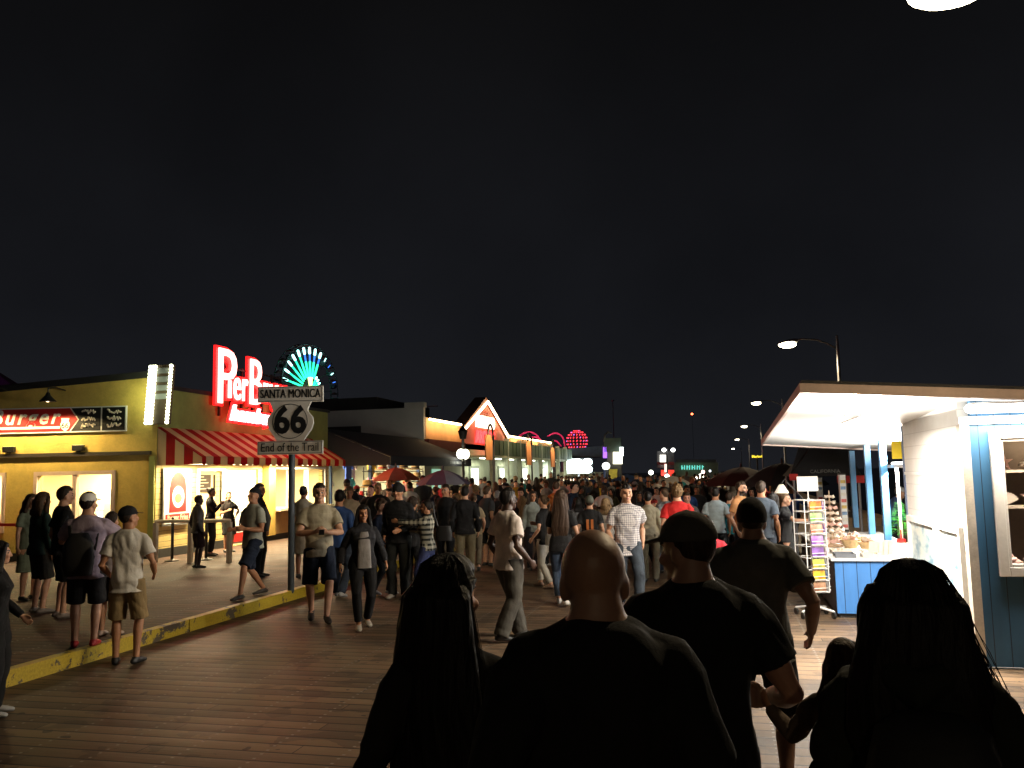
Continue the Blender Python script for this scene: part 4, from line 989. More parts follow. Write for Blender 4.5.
# globe lamp post and banner posts
gp = at_X(463, 447, BX+2.6); lp = thing('globe_lamp', 'dark lamp post with two globes in front of the gabled arcade', 'street lamp', (gp.x, gp.y, .15))
MB().lathe([(.16, 0), (.15, .3), (.07, .4), (.06, 3.4), (.12, 3.5), (.02, 3.7)], 12).build('post', BLACK, lp, True)
for s_ in (-.32, .32):
    MB().ell((0, s_, 2.75), (.19, .19, .22)).build('globe', emit('globe', (1, .97, .72), 6), lp, True); MB().tube([(0, 0, 2.5), (0, s_*.8, 2.42), (0, s_, 2.53)], .025).build('arm', BLACK, lp, True)
MB().lathe([(.14, 3.4), (.22, 3.75), (.05, 3.95), (.02, 4.15)], 10).build('finial', BLACK, lp, True)
lamp_light('globe_light', 'POINT', (0, 0, 2.75), 70, (1, .93, .66), lp, .25)
for k, (px, py0, py1, X_) in enumerate(((488, 438, 460, 3.0), (528, 444, 465, 3.0), (552, 450, 467, 3.0))):
    p = at_X(px, py0, BX+X_); pz1 = at_X(px, py1, BX+X_).z
    b = thing('banner_post', ('hooked post with an orange lit banner by the arcade gable', 'hooked post with an orange banner right of the arcade', 'hooked post with narrow orange banner farthest along the arcade')[k], 'banner', (p.x, p.y, .15))
    zt = p.z+.55
    pts = [(0, .9, 0), (0, .9, zt-.6)]+[(0, .45+.45*math.cos(a), zt-.6+.55*math.sin(a)) for a in np.linspace(0, math.pi, 9)]+[(0, 0, zt-.95)]
    MB().tube(pts, .05, 8).build('hooked_pole', DKGREY, b, True)
    MB().prism([(0, -.55, pz1-.15), (0, .55, pz1-.15), (0, .62, pz1+(p.z-pz1)*.75), (0, .3, p.z), (0, -.3, p.z), (0, -.62, pz1+(p.z-pz1)*.75)], (.05, 0, 0)).build('banner', paint('orange_banner', (.62, .26, .10), .7, .25, 2), b)
    l = lamp_light('banner_light', 'SPOT', (.9, 0, p.z+.9), 330, (1, .72, .4), b, .1, (0, R(25), 0), 60)

# ---------------------------------------------------------------- umbrellas
def umbrella(label, p, rad, ztop, drop, cols, group=None, post=True):
    u = thing('umbrella', label, 'umbrella', (p.x, p.y, p.z), random.uniform(0, 1), group)
    n = 8; MBs = {}
    for j in range(n):
        a0, a1 = TAU*j/n, TAU*(j+1)/n; m = MB()
        vs = []; K = 5; Q = 4
        for i in range(K+1):
            r = max(.02, rad*i/K); zz = ztop-drop*(i/K)**1.7
            for q in range(Q+1):
                a = a0+(a1-a0)*q/Q; sag = 1-.06*math.sin(math.pi*q/Q)*(i/K); vs.append((r*sag*math.cos(a), r*sag*math.sin(a), zz-.03*math.sin(math.pi*q/Q)*i/K))
        fs = []
        for i in range(K):
            for q in range(Q): fs.append((i*(Q+1)+q, (i+1)*(Q+1)+q, (i+1)*(Q+1)+q+1, i*(Q+1)+q+1))
        nv = len(vs); vs2 = [(x, y, z-.015) for x, y, z in vs]; fs2 = [tuple(reversed([k+nv for k in f])) for f in fs]
        m.add(vs+vs2, fs+fs2); m.build('panel', cols[j % len(cols)], u, True)
        MB().tube([(0, 0, ztop-.02), (rad*.5*math.cos(a0), rad*.5*math.sin(a0), ztop-drop*.31-.03), (rad*.97*math.cos(a0), rad*.97*math.sin(a0), ztop-drop-.01)], .012, 6).build('rib', DKGREY, u)
    if post: MB().tube([(0, 0, 0), (0, 0, ztop+.1)], .03).build('pole', DKGREY, u)
    return u
ORU = paint('orange_canvas', (.42, .13, .06), .8, .2); PUR = paint('purple_canvas', (.13, .10, .17), .8, .2); LAV = paint('lavender_canvas', (.36, .33, .38), .8, .2); BRU = paint('brown_canvas', (.22, .10, .06), .8, .2)
def upos(px, py, D): p = at_D(px, py, D); return Vector((p.x, p.y, .15)), p.z-.15
p, z = upos(396, 467.5, 24.5); umbrella('orange umbrella standing in front of the souvenir shop hats', p, .70, z, .34, [ORU, ORU, BRU, ORU])
p, z = upos(443, 470, 23.0); umbrella('purple grey umbrella standing in front of the arcade veranda', p, .74, z, .36, [PUR, PUR, LAV, PUR])
DKU = paint('dark_maroon_canvas', (.07, .025, .025), .85, .2); BKU = paint('black_canvas', (.02, .02, .022), .8, .2); RDU = paint('red_canvas', (.50, .03, .025), .8, .15)
def upos0(px, py, D): p = at_D(px, py, D); return Vector((p.x, p.y, 0)), p.z
p, z = upos0(741, 467, 27); umbrella('wide dark maroon umbrella over the right side of the crowd', p, 1.25, z, .55, [DKU])
p, z = upos0(782, 463, 22); umbrella('black umbrella beside the dark maroon one near the streetlamps', p, 1.15, z, .55, [BKU])
p, z = upos0(672, 476, 42); umbrella('small pale umbrella far back by the green lit building', p, 1.1, z, .5, [paint('pale_canvas', (.35, .33, .32), .8)])
p, z = upos0(720, 475, 38); umbrella('small white umbrella left of the dark maroon one', p, .8, z, .5, [paint('white_canvas', (.5, .48, .46), .8)])

# ---------------------------------------------------------------- black vendor tent with red valance (right)
vp = at_D(822, 476, 19.5); vt_ = thing('vendor_tent', 'black vendor tent with pale lettering and a red valance behind the kiosk', 'tent', (vp.x, vp.y, 0))
zt_ = at_D(815, 446, 19.5).z; ze = at_D(815, 476, 19.0).z
MB().prism([(-.78, -1.0, ze), (.70, -1.0, ze), (.5, .2, zt_+.15), (-.4, .2, zt_+.15)], (0, .03, 0)).build('front_slope', BKU, vt_)
a, b, c, d, e_ = (-.78, -1.1, ze), (.70, -1.1, ze), (.70, 1.3, ze), (-.78, 1.3, ze), (0, .1, zt_+.25)
MB().add([a, b, c, d, e_], [(0, 1, 4), (1, 2, 4), (2, 3, 4), (3, 0, 4), (0, 3, 2, 1)]).build('canopy', BKU, vt_)
MB().box(.18, .72, -1.14, -1.12, ze-.16, ze+.0).build('red_valance', RDU, vt_); MB().box(.72, .74, -1.1, 1.3, ze-.16, ze).build('red_valance', RDU, vt_); MB().box(-.80, -.62, -1.14, -1.12, ze-.08, ze+.06).build('red_trim', RDU, vt_)
for x_ in (-.7, .64):
    for y_ in (-1.0, 1.2): MB().tube([(x_, y_, 0), (x_, y_, ze)], .025).build('leg', STEEL, vt_)
nrm = Vector((0, -1.2, .0)); 
text_into(MB(), 'CALIFORNIA', .115, .004, face_M((-.05, -1.075, ze+.10), (1, 0, 0), (0, .55, 1)), wx=.95).build('lettering', paint('tent_letter', (.3, .3, .29), .6), vt_)

# ---------------------------------------------------------------- streetlamps
def streetlamp(label, x, y, bright, head_z=7.0):
    s_ = thing('street_lamp', label, 'street lamp', (x+1.95, y, 0), 0, 'streetlamps along the right side of the pier')
    MB().lathe([(.17, 0), (.16, .25), (.10, .3), (.062, head_z+.02), (.05, head_z+.32), (.01, head_z+.34)], 14).build('pole', STEEL, s_, True)
    MB().tube([(0, 0, head_z-.25), (-.35, 0, head_z+.0), (-.8, 0, head_z+.20), (-1.35, 0, head_z+.26), (-1.65, 0, head_z+.22)], .032, 8).build('arm', STEEL, s_, True)
    hd = MB().rings([((-1.5, 0, head_z+.2), (0, .06, 0), (0, 0, .06)), ((-1.62, 0, head_z+.21), (0, .13, 0), (0, 0, .09)), ((-1.9, 0, head_z+.18), (0, .17, 0), (0, 0, .09)), ((-2.2, 0, head_z+.12), (0, .12, 0), (0, 0, .05)), ((-2.28, 0, head_z+.11), (0, .04, 0), (0, 0, .02))], 16).build('lamp_head', STEEL, s_, True)
    MB().ell((-1.93, 0, head_z+.06), (.36, .19, .15)).build('lens', emit('lamp_lens', (1, .86, .58), 14), hd, True)  # lens made oversize so its shape takes in the bloom
    if bright: lamp_light('street_light', 'SPOT', (-1.95, 0, head_z-.09), bright, (1, .78, .48), s_, .14, (0, 0, 0), 165)
LB = ['nearest streetlamp at the top right, its head close above the walkers', 'streetlamp whose arm rises just above the kiosk roof', 'streetlamp next behind the one above the kiosk roof', 'third streetlamp behind the kiosk roof, small against the dark sky', 'small distant streetlamp just left of the kiosk lamps', 'farthest tiny streetlamp of the row']
pa = at_z(945, -2, 6.4); streetlamp(LB[0], pa.x, pa.y, 1450, 6.4)
streetlamp('streetlamp of the row behind the viewer, lighting the backs of the walkers', pa.x, pa.y-23.0, 1600)
for k, (px, py) in enumerate(((787, 346), (756, 404), (744, 427), (737, 440), (733, 449))):
    Y_ = at_z(px, py, 7.0).y; 
    streetlamp(LB[k+1], at_Y(px, py, Y_).x, Y_, (2400, 1800, 1400, 1400, 0)[k])

# ---------------------------------------------------------------- far rides and signs
fw_ = at_D(307, 390, 180); FR = 45.5*180/F_PX
fe = thing('ferris_wheel', 'distant dark ferris wheel with green and blue light spokes above the rooftops', 'ferris wheel', fw_)
vc = Vector((-fw_.x, -fw_.y, 0)).normalized(); pr_ = Vector((-vc.y, vc.x, 0)); pr_ = pr_ if pr_.dot(rgt) > 0 else -pr_
wx_ = (pr_*math.cos(R(52))-vc*math.sin(R(52))).normalized(); wn_ = wx_.cross(Vector((0, 0, 1)))
def wp(r, a, o=0.0): return wx_*(r*math.cos(a))+Vector((0, 0, r*math.sin(a)))+wn_*o
FST = paint('wheel_steel', (.10, .10, .11), .6)
for o_ in (-.9, .9): MB().tube([wp(FR, TAU*i/64, o_) for i in range(65)], .10, 6, dome=False).build('rim', FST, fe)
MB().tube([wp(FR*.86, TAU*i/64, 0) for i in range(65)], .08, 6, dome=False).build('inner_rim', FST, fe)
MB().tube([wn_*-1.4, wn_*1.4], .9, 14).build('hub', FST, fe)
G_, B_, C_, Y_ = emit('led_green', (.03, 1, .42), 2.6), emit('led_blue', (.05, .22, 1), 1.6), emit('led_cyan', (.42, 1, .92), 4.5), emit('led_lime', (.75, 1, .30), 3.2)
for i in range(28):
    a = TAU*i/28+.05; s_ = MB().tube([wp(.8, a, -.9), wp(FR, a, -.9)], .05, 5).build('spoke', FST, fe)
    ad = math.degrees(a) % 360
    if ad < 178 or ad > 352:
        def bar(r0, r1, m, w): MB().tube([wp(FR*r0, a, .95), wp(FR*r1, a, .95)], w, 6).build('light_bar', m, s_)
        if 62 < ad < 175:
            pk = .88-.0*abs(ad-100)/90
            bar(.30, .62, G_, .22); bar(.62, .80, B_ if ad < 110 else G_, .18); bar(.80, .92, C_, .24)
            if 70 < ad < 110: bar(.04, .26, Y_, .2)
        elif ad >= 8 and ad <= 62: bar(.84, .93, B_ if i % 2 else C_, .10); 
        if ad <= 62: bar(.10, .30, G_, .16); bar(.30, .36, C_, .2)
for i in range(20):
    a = TAU*i/20; c = wp(FR, a)-Vector((0, 0, 1.1)); g = MB().lathe([(.2, -.9), (.75, -.7), (.8, 0), (.78, .05)], 10, Matrix.Translation(c)).build('gondola', FST, fe); MB().lathe([(1.0, .9), (.1, 1.35)], 10, Matrix.Translation(c)).build('canopy', paint('gondola_red', (.2, .03, .03), .6), g)
for s_ in (-1, 1):
    for o_ in (-2.2, 2.2): MB().tube([wn_*o_*.6, wx_*(s_*7)+wn_*o_*1.6+Vector((0, 0, -fw_.z))], .28, 6).build('support_leg', FST, fe)
# roller coaster loops and supports
PKT = paint('coaster_pink', (.42, .06, .14), .5, .15)
rc = thing('roller_coaster', 'thin pink roller coaster track arching behind the arcade', 'roller coaster', at_D(545, 470, 105))
o0 = rc.location
def cp(x, y, D=105): return at_D(x, y, D)-o0
def smooth_path(P, k=6):
    P = [Vector(p) for p in P]; out = []
    for i in range(len(P)-1):
        a, b, c, d = P[max(i-1, 0)], P[i], P[i+1], P[min(i+2, len(P)-1)]
        for j in range(k):
            t = j/k; out.append(.5*((2*b)+(c-a)*t+(2*a-5*b+4*c-d)*t*t+(3*b-a-3*c+d)*t**3))
    return out+[P[-1]]
t1 = [(508, 446), (518, 437), (527, 432), (535, 434), (543, 443), (548, 452)]; t2 = [(548, 436), (556, 433), (563, 438), (566, 450), (572, 449), (576, 455)]; t3 = [(522, 450), (527, 440), (534, 437), (540, 441), (544, 455)]; t4 = [(549, 451), (551, 444), (556, 441), (561, 446)]
for pts in (t1, t2, t3, t4): MB().tube(smooth_path([cp(*q) for q in pts]), .11, 6).build('track', PKT, rc, True)
for x in (512, 520, 530, 541, 552, 562, 571): q = cp(x, 449); MB().tube([q, (q.x, q.y, -o0.z)], .15, 6).build('support', DKGREY, rc)
for x, y in ((527, 430), (552, 432), (540, 440), (566, 441)): lamp_light('ride_lamp', 'POINT', cp(x, y, 102), 260, (1, .2, .35), rc, .3)
# red lattice ball
sp_ = at_D(577, 441, 118); SR = 10.5*118/F_PX
rb = thing('light_ball', 'round red lattice ball of lights glowing behind the arcade', 'light ball', sp_)
rb_m = MB()
for i in range(9):
    a = math.pi*i/9; rb_m.tube([(SR*math.cos(t)*math.cos(a), SR*math.cos(t)*math.sin(a), SR*math.sin(t)) for t in np.linspace(0, TAU, 25)], .03, 4, dome=False)
for j in range(1, 8):
    ph = math.pi*j/8; rb_m.tube([(SR*math.sin(ph)*math.cos(t), SR*math.sin(ph)*math.sin(t), SR*math.cos(ph)) for t in np.linspace(0, TAU, 25)], .03, 4, dome=False)
rb_m.build('lattice', paint('lattice_red', (.3, .04, .06), .5), rb)
bd, bl = MB(), MB()
for i in range(18):
    for j in range(1, 10):
        a, ph = TAU*i/18, math.pi*j/10; q = (SR*math.sin(ph)*math.cos(a), SR*math.sin(ph)*math.sin(a), SR*math.cos(ph)); (bl if (i*3+j) % 7 == 0 else bd).ell(q, (.085,)*3, 5, 4)
struct(bd.build('red_bulb', emit('ball_red', (1, .05, .07), 2.4), rb), 'stuff'); struct(bl.build('violet_bulb', emit('ball_violet', (.5, .2, 1), 1.6), rb), 'stuff')
MB().tube([(0, 0, -SR), (0, 0, -sp_.z)], .2, 8).build('mast', DKGREY, rb)
# flood lit pavilion
fp = at_D(578, 480, 72)
pv = thing('pavilion', 'blue flood lit pavilion with a bright counter at the end of the arcade', 'pavilion', (fp.x, fp.y, 0))
def q_(x, y, D=72): return at_D(x, y, D)-pv.location
A, B = q_(556, 452), q_(603, 452)
MB().prism([(A.x, A.y, q_(556, 455).z), (B.x, B.y, q_(603, 457).z), (B.x, B.y, q_(603, 448).z+.2), (A.x, A.y, q_(556, 450).z)], (-2, 6, 0)).build('wall', paint('blue_wall', (.10, .14, .22), .7), pv)
ed = q_(557, 475); ed2 = q_(603, 475); MB().prism([(ed.x, ed.y, ed.z-.15), (ed2.x, ed2.y, ed2.z-.15), (ed2.x, ed2.y, ed2.z+.25), (ed.x, ed.y, ed.z+.25)], (-2, 6, 0)).build('eave', paint('pale_eave', (.6, .62, .5), .6), pv)
MB().prism([(ed.x, ed.y+.2, .2), (ed2.x, ed2.y+.2, .2), (ed2.x, ed2.y+.2, ed2.z-.3), (ed.x, ed.y+.2, ed.z-.3)], (-2, 4, 0)).build('counter_front', paint('orange_counter', (.6, .35, .18), .6), pv)
cs = MB()
for k in range(4):
    a_, b_ = ed.lerp(ed2, k/4+.03), ed.lerp(ed2, k/4+.2); z0, z1 = q_(560, 486).z, q_(560, 479).z
    cs.prism([(a_.x, a_.y+.12, z0), (b_.x, b_.y+.12, z0), (b_.x, b_.y+.12, z1), (a_.x, a_.y+.12, z1)], (0, .05, 0))
cs.build('lit_counter', emit('pavilion_pane', (1, .82, .6), 2.2), pv)
fl_ = thing('flood_light', 'blazing white floodlight bank above the pavilion counter', 'floodlight', at_D(578, 466, 70))
MB().box(-1.2, 1.2, .0, .3, -.62, .62).build('housing', DKGREY, fl_)
[MB().ell((sx__, -.06, sz__), (.40, .12, .30)).build('lens', emit('flood_white', (.80, 1, .97), 10), fl_, True) for sx__ in (-.8, 0, .8) for sz__ in (-.30, .30)]; MB().tube([(0, .2, -.4), (0, .2, -fl_.location.z)], .08).build('mast', DKGREY, fl_)
lamp_light('flood_beam', 'AREA', (0, -.2, 0), 420, (.88, 1, .95), fl_, 1.2, (R(70), 0, R(20)))
lamp_light('flood_spill', 'POINT', (0, -.5, .2), 120, (.85, 1, 1), fl_, .4)
# pylon with coloured panels
pp = at_D(617, 470, 66); py = thing('pylon_sign', 'dark pylon sign with purple white and yellow lit panels', 'sign', (pp.x, pp.y, 0))
def g_(x, y, D=66): return at_D(x, y, D)-py.location
def slab(nm, x0, x1, y0, y1, m, D=66, th=.3, par=py, gf=g_):
    a, b, c, d = gf(x0, y1, D), gf(x1, y1, D), gf(x1, y0, D), gf(x0, y0, D); return MB().prism([a, b, c, d], (0, th, 0)).build(nm, m, par)
slab('dark_cap', 604, 621, 438, 452, paint('cap_green', (.03, .05, .04), .6)); slab('column_shaft', 607, 621, 452, 486, DKGREY, 66.2, .6)
slab('purple_panel', 603, 606.5, 447, 458, emit('purple_led', (.35, .12, 1), 1.6)); slab('white_panel', 613, 622, 452, 464, emit('panel_white', (1, .95, .72), 2.6), 65.6)
slab('upper_panel', 619.5, 623, 447, 456, emit('panel_cool', (.85, 1, .95), 3.0), 65.6); slab('yellow_panel', 609, 617, 469, 483, paint('yellow_board', (.72, .62, .10), .6), 65.4); slab('blue_side', 603.5, 607.5, 467, 484, paint('blue_board', (.04, .07, .25), .6), 65.4)
hk_ = [g_(x, y) for x, y in ((604, 441), (605, 435), (608, 432), (611, 433))]; MB().tube(hk_, .07, 6).build('hook', DKGREY, py)
lamp_light('panel_spill', 'POINT', g_(613, 474, 62), 130, (1, .92, .55), py, .4)
gl = thing('globe_lamp', 'white globe lamp post beside the yellow panelled pylon', 'street lamp', (at_D(606, 466, 60).x, at_D(606, 466, 60).y, 0)); gz = at_D(606, 466, 60).z
MB().ell((0, 0, gz), (.27, .27, .25)).build('globe', emit('white_globe', (1, 1, .95), 8), gl, True); MB().tube([(0, 0, 0), (0, 0, gz-.25)], .06).build('post', DKGREY, gl)
ms = thing('radio_mast', 'thin dark mast rising behind the pylon sign', 'mast', (at_D(615, 470, 120).x, at_D(615, 470, 120).y, 0)); mz = at_D(615, 400, 120).z
MB().tube([(0, 0, 0), (0, 0, mz)], [.09, .05], 6).build('pole', DKGREY, ms); MB().ell((0, 0, mz), (.25, .25, .12)).build('cap', STEEL, ms)
# red and white ride sign
rp_ = at_D(664, 470, 80); rs2 = thing('ride_sign', 'white and red lit ride sign under two small lamps in the far centre', 'sign', (rp_.x, rp_.y, 0))
def r_(x, y, D=80): return at_D(x, y, D)-rs2.location
slab('dark_board', 657, 674, 451, 468, DKGREY, 80.3, .3, rs2, r_); slab('white_emblem', 660, 667.5, 455, 465, emit('emblem_white', (1, .96, .85), 3.2), 80, .25, rs2, r_); slab('emblem_stem', 664.5, 667, 464, 472, emit('emblem_red_white', (1, .6, .5), 2.2), 79.9, .25, rs2, r_)
slab('red_panel', 661, 674, 470, 476, emit('ride_red', (1, .05, .03), 1.0), 80, .25, rs2, r_); slab('red_band', 657, 674, 462, 465, paint('dark_red_band', (.2, .02, .02), .6), 79.95, .2, rs2, r_)
MB().tube([r_(667, 486), r_(667, 449)], .12, 8).build('post', DKGREY, rs2)
for x, y in ((664, 450), (673, 450), (667, 476)): q = r_(x, y, 79.5); MB().ell(q, (.2, .2, .18)).build('lamp', emit('white_globe', (1, 1, .95), 8), rs2, True)
# green lit building
gp_ = at_D(692, 470, 92); gbn = thing('low_building', 'low dark building with a row of turquoise lit letters at the pier end', 'building', (gp_.x, gp_.y, 0))
def b_(x, y, D=92): return at_D(x, y, D)-gbn.location
slab('wall', 674, 718, 462.5, 486, paint('olive_wall', (.16, .18, .12), .7), 92, 6, gbn, b_); slab('roof_band', 676, 716, 459.5, 462.5, DKGREY, 91.8, 6.4, gbn, b_)
ltr = MB(); rr = random.Random(3)
for k in range(9):
    x = 681.5+k*2.55; o_ = b_(x, 469.6, 91.7); z_ = b_(x, 465.4, 91.7); ltr.prism([o_, o_+Vector((.09, .02, 0)), z_+Vector((.09, .02, 0)), z_], (0, .08, 0))
    if k % 2 == 0: m_ = b_(x, 467.5-rr.uniform(-1.6, 1.6), 91.7); ltr.prism([m_, m_+Vector((.2, .05, 0)), m_+Vector((.2, .05, .08)), m_+Vector((0, 0, .08))], (0, .08, 0))
ltr.build('lit_lettering', emit('turquoise_led', (.18, .9, .72), 1.1), gbn)
slab('doorway', 683, 688, 477, 486, emit('dim_doorway', (1, .9, .55), .5), 91.8, .1, gbn, b_)
for k, (x, y, c) in enumerate(((684, 479.5, (1, .95, .6)), (696, 479, (1, .97, .8)), (701, 476.5, (1, 1, .85)), (703, 472, (1, .55, .5)), (710, 471, (.8, .9, 1)), (651, 472.5, (.95, 1, .75)))):
    p = at_D(x, y, 88); l = thing('post_lamp', ('small warm lamp left of the lit doorway', 'bright round lamp right of the lit doorway', 'bright lamp just right of the round one', 'small pink lamp above the bright pair', 'tiny bluish lamp right of the pink one', 'yellow white lamp over the blue tents')[k], 'lamp', (p.x, p.y, 0), 0, 'small lamps at the far end of the pier')
    r = (.17, .26, .28, .18, .1, .25)[k]; MB().ell((0, 0, p.z), (r, r, r)).build('globe', emit('post_globe_%d' % k, c, 7), l, True); MB().tube([(0, 0, 0), (0, 0, p.z-r*.8)], .05).build('post', DKGREY, l)
for k, (x, y, D) in enumerate(((627, 474, 55), (652, 476, 58))):
    p = at_D(x, y, D); tt = thing('market_tent', ('blue market tent left of the far ride sign', 'dark blue market tent under the yellow white lamp')[k], 'tent', (p.x, p.y, 0)); z = p.z
    MB().add([(-1.6, -1.6, z-.55), (1.6, -1.6, z-.55), (1.6, 1.6, z-.55), (-1.6, 1.6, z-.55), (0, 0, z)], [(0, 1, 4), (1, 2, 4), (2, 3, 4), (3, 0, 4), (0, 3, 2, 1)]).build('canopy', paint('tent_blue', (.05, .12, .32), .7), tt)
    for s_ in (-1.5, 1.5): MB().tube([(s_, -1.5, 0), (s_, -1.5, z-.55)], .03).build('leg', STEEL, tt)
bt = at_D(692, 414, 400); bm_ = thing('beacon_mast', 'single red beacon light on a dark mast high over the far pier end', 'beacon', (bt.x, bt.y, 0))
MB().tube([(0, 0, -7), (0, 0, bt.z-.5)], [.12, .05], 6).build('pole', BLACK, bm_); MB().ell((0, 0, bt.z), (.55, .55, .5)).build('beacon', emit('beacon_red', (1, .16, .06), 7), bm_, True)
ys = at_D(757, 456.5, 60); yn = thing('shop_sign', 'small yellow lit sign beside the far streetlamp poles', 'sign', (ys.x, ys.y, 0))
text_into(MB(), 'Marisol', .24, .02, face_M((0, 0, ys.z), (1, .1, 0)), bold=.006).build('lettering', emit('yellow_neon', (1, .75, .05), 1.6), yn); MB().tube([(0, .1, 0), (0, .1, ys.z)], .06).build('post', DKGREY, yn)
# purple edge glow of a ride beyond the stand
pg = at_D(2, 376, 90); rd = thing('ride_canopy', 'dark peaked ride roof with purple lights at the left edge', 'ride', (pg.x, pg.y, 0))
c = Vector((-2, 0, pg.z+.3)); MB().lathe([(6, pg.z-2.0), (.3, pg.z+1.8)], 14, Matrix.Translation((-3.2, 0, 0))).build('roof', paint('ride_roof', (.12, .04, .08), .7), rd)
MB().lathe([(5.2, 0), (5.2, pg.z-2.0)], 14, Matrix.Translation((-3.2, 0, 0))).build('wall', DKGREY, rd)
for k in range(3): MB().box(-.6-.9*k, -.2-.9*k, -5.6, -5.5, pg.z-1.4, pg.z-.1).build('purple_lamp', emit('ride_purple', (.3, .12, 1), 1.2), rd)
lamp_light('ride_glow', 'POINT', (0, -7, pg.z+1), 300, (.6, .15, 1), rd, .3)
# ---------------------------------------------------------------- blue and white kiosk on the right
def m_vboards(name, axis, wid, c):
    t = NT(name); co = t.coord(); sx = t.n('ShaderNodeSeparateXYZ'); t.l(co, sx.inputs[0])
    fr = t.math('FRACT', t.math('MULTIPLY', sx.outputs[axis], 1/wid)); ln = t.math('LESS_THAN', fr, .05); n = t.noise(co, 3, 4, .6, (1, 1, .25)); n2 = t.noise(co, 50, 3)
    t.set(Base_Color=t.mix(ln, t.ramp(n, [(.3, tuple(v*.8 for v in c)), (.7, tuple(v*1.2 for v in c))]), tuple(v*.12 for v in c)), Roughness=.5)
    t.bump(t.math('SUBTRACT', t.math('MULTIPLY', n2, .2), ln), .5, .01); return t.m
BLUEW = m_vboards('blue_boards', 0, .152, (.030, .105, .20)); BLUEC = m_vboards('blue_counter_boards', 0, .17, (.05, .19, .50))
BLUEP = paint('blue_post_paint', (.10, .32, .62), .45, .1)
def m_lap():
    t = NT('white_lap_siding'); co = t.coord(); sx = t.n('ShaderNodeSeparateXYZ'); t.l(co, sx.inputs[0])
    fr = t.math('FRACT', t.math('MULTIPLY', sx.outputs[2], 1/.16)); n = t.noise(co, 6, 4)
    t.set(Base_Color=t.mix(t.math('LESS_THAN', fr, .06), t.ramp(n, [(.3, (.74, .72, .68)), (.7, (.8, .79, .76))]), (.62, .6, .57)), Roughness=.5); t.bump(fr, .3, .01); return t.m
LAP = m_lap()
KX, KY = 2.45, 9.48
kc = at_z(979, 668.5, 0); KX, KY = kc.x, kc.y
ks = thing('kiosk', 'blue boarded kiosk with wide white lit eaves and open counter at right', 'kiosk', (KX, KY, 0))
def kz(x, y, Y): return at_Y(x, y, Y).z
YF = KY-.45; e0 = at_Y(800, 392, YF); eR = at_Y(1024, 399, YF)
sx_ = (eR.z-e0.z)/(eR.x-e0.x)                               # the roof falls to the right
YB = e0.y+7.2; efar = at_X(768, 443, e0.x+.10); sy_ = (efar.z-e0.z)/(efar.y-e0.y)
def rz_(X, Y): return e0.z + sx_*(X-e0.x) + sy_*(Y-YF)
XR = 6.3
def lw(X, Y, dz): return (X-KX, Y-KY, rz_(X, Y)+dz)
rfm = MB()
def slabz(mb, X0, X1, Y0, Y1, a, b):
    p = [lw(X0, Y0, a), lw(X1, Y0, a), lw(X1, Y1, a), lw(X0, Y1, a)]
    q = [lw(X0, Y0, b), lw(X1, Y0, b), lw(X1, Y1, b), lw(X0, Y1, b)]
    mb.add(p+q, [(0, 3, 2, 1), (4, 5, 6, 7), (0, 1, 5, 4), (1, 2, 6, 5), (2, 3, 7, 6), (3, 0, 4, 7)])
YE = efar.y+.6
slabz(rfm, e0.x+.02, XR, YF+.02, YE-.02, .096, .125); rfm.build('roof', ROOFD, ks)
so = MB(); slabz(so, e0.x+.03, XR, YF+.03, YE-.03, .02, .095); so.build('soffit', paint('soffit_white', (.80, .80, .78), .6, .04), ks)
fa = MB(); slabz(fa, e0.x, XR, YF, YF+.03, -.005, .09); slabz(fa, e0.x, e0.x+.03, YF+.031, YE, -.005, .09); slabz(fa, e0.x+.031, XR, YE-.03, YE, -.005, .09); fa.build('fascia_board', paint('fascia_tan', (.66, .50, .43), .6, .15), ks)
# front wall of vertical boards with a framed window of shells
p0 = at_Y(988, 436, KY); WX = at_Y(989, 436, KY-.03).x; WZ1 = at_Y(990, 436, KY).z; WZ0 = at_Y(996, 570, KY).z
wl = WX-KX; zt = rz_(KX, KY)+.01
ztr = at_Y(962, 422, KY).z
MB().box(.071, wl+.05, 0, .10, .02, ztr-.03).build('front_wall', BLUEW, ks)
MB().box(wl+.051, wl+1.0, 0, .10, .02, WZ0-.03).build('front_wall', BLUEW, ks); MB().box(wl+.051, wl+1.0, 0, .10, WZ1+.05, ztr-.03).build('front_wall', BLUEW, ks); MB().box(wl+1.001, XR-KX, 0, .10, .02, ztr-.03).build('front_wall', BLUEW, ks)
MB().box(-.02, XR-KX, -.03, .09, ztr-.028, ztr+.05).build('trim_rail', WHITE, ks)
MB().prism([(.10, .0, ztr+.052), (XR-KX, 0, ztr+.052), (XR-KX, 0, rz_(XR, KY)+.015), (.10, 0, zt)], (0, .09, 0)).build('gable_panel', m_vboards('blue_boards_upper', 0, .152, (.04, .15, .30)), ks)
MB().box(-.015, .070, -.025, .105, .02, ztr-.03).build('corner_post', paint('weathered_post', (.50, .44, .36), .7, .3, 6), ks)
wf = MB()
for a in ((wl-.0, wl+.09, WZ0, WZ1), (wl+.96, wl+1.05, WZ0, WZ1)): wf.box(a[0], a[1], -.05, .03, a[2]-.06, a[3]+.06)
wf.box(wl+.091, wl+.959, -.05, .03, WZ1-.03, WZ1+.06); wf.box(wl+.091, wl+.959, -.05, .03, WZ0-.06, WZ0+.03)
wf.box(wl+.09, wl+.12, -.03, .05, WZ0+.031, WZ1-.031); wf.box(wl+.93, wl+.96, -.03, .05, WZ0+.031, WZ1-.031); wf.box(wl+.121, wl+.929, -.03, .05, WZ0+.03, WZ0+.06); wf.box(wl+.121, wl+.929, -.03, .05, WZ1-.06, WZ1-.031)
win = wf.build('window', paint('frame_silver', (.62, .58, .52), .4, .12), ks, bevel=.006)
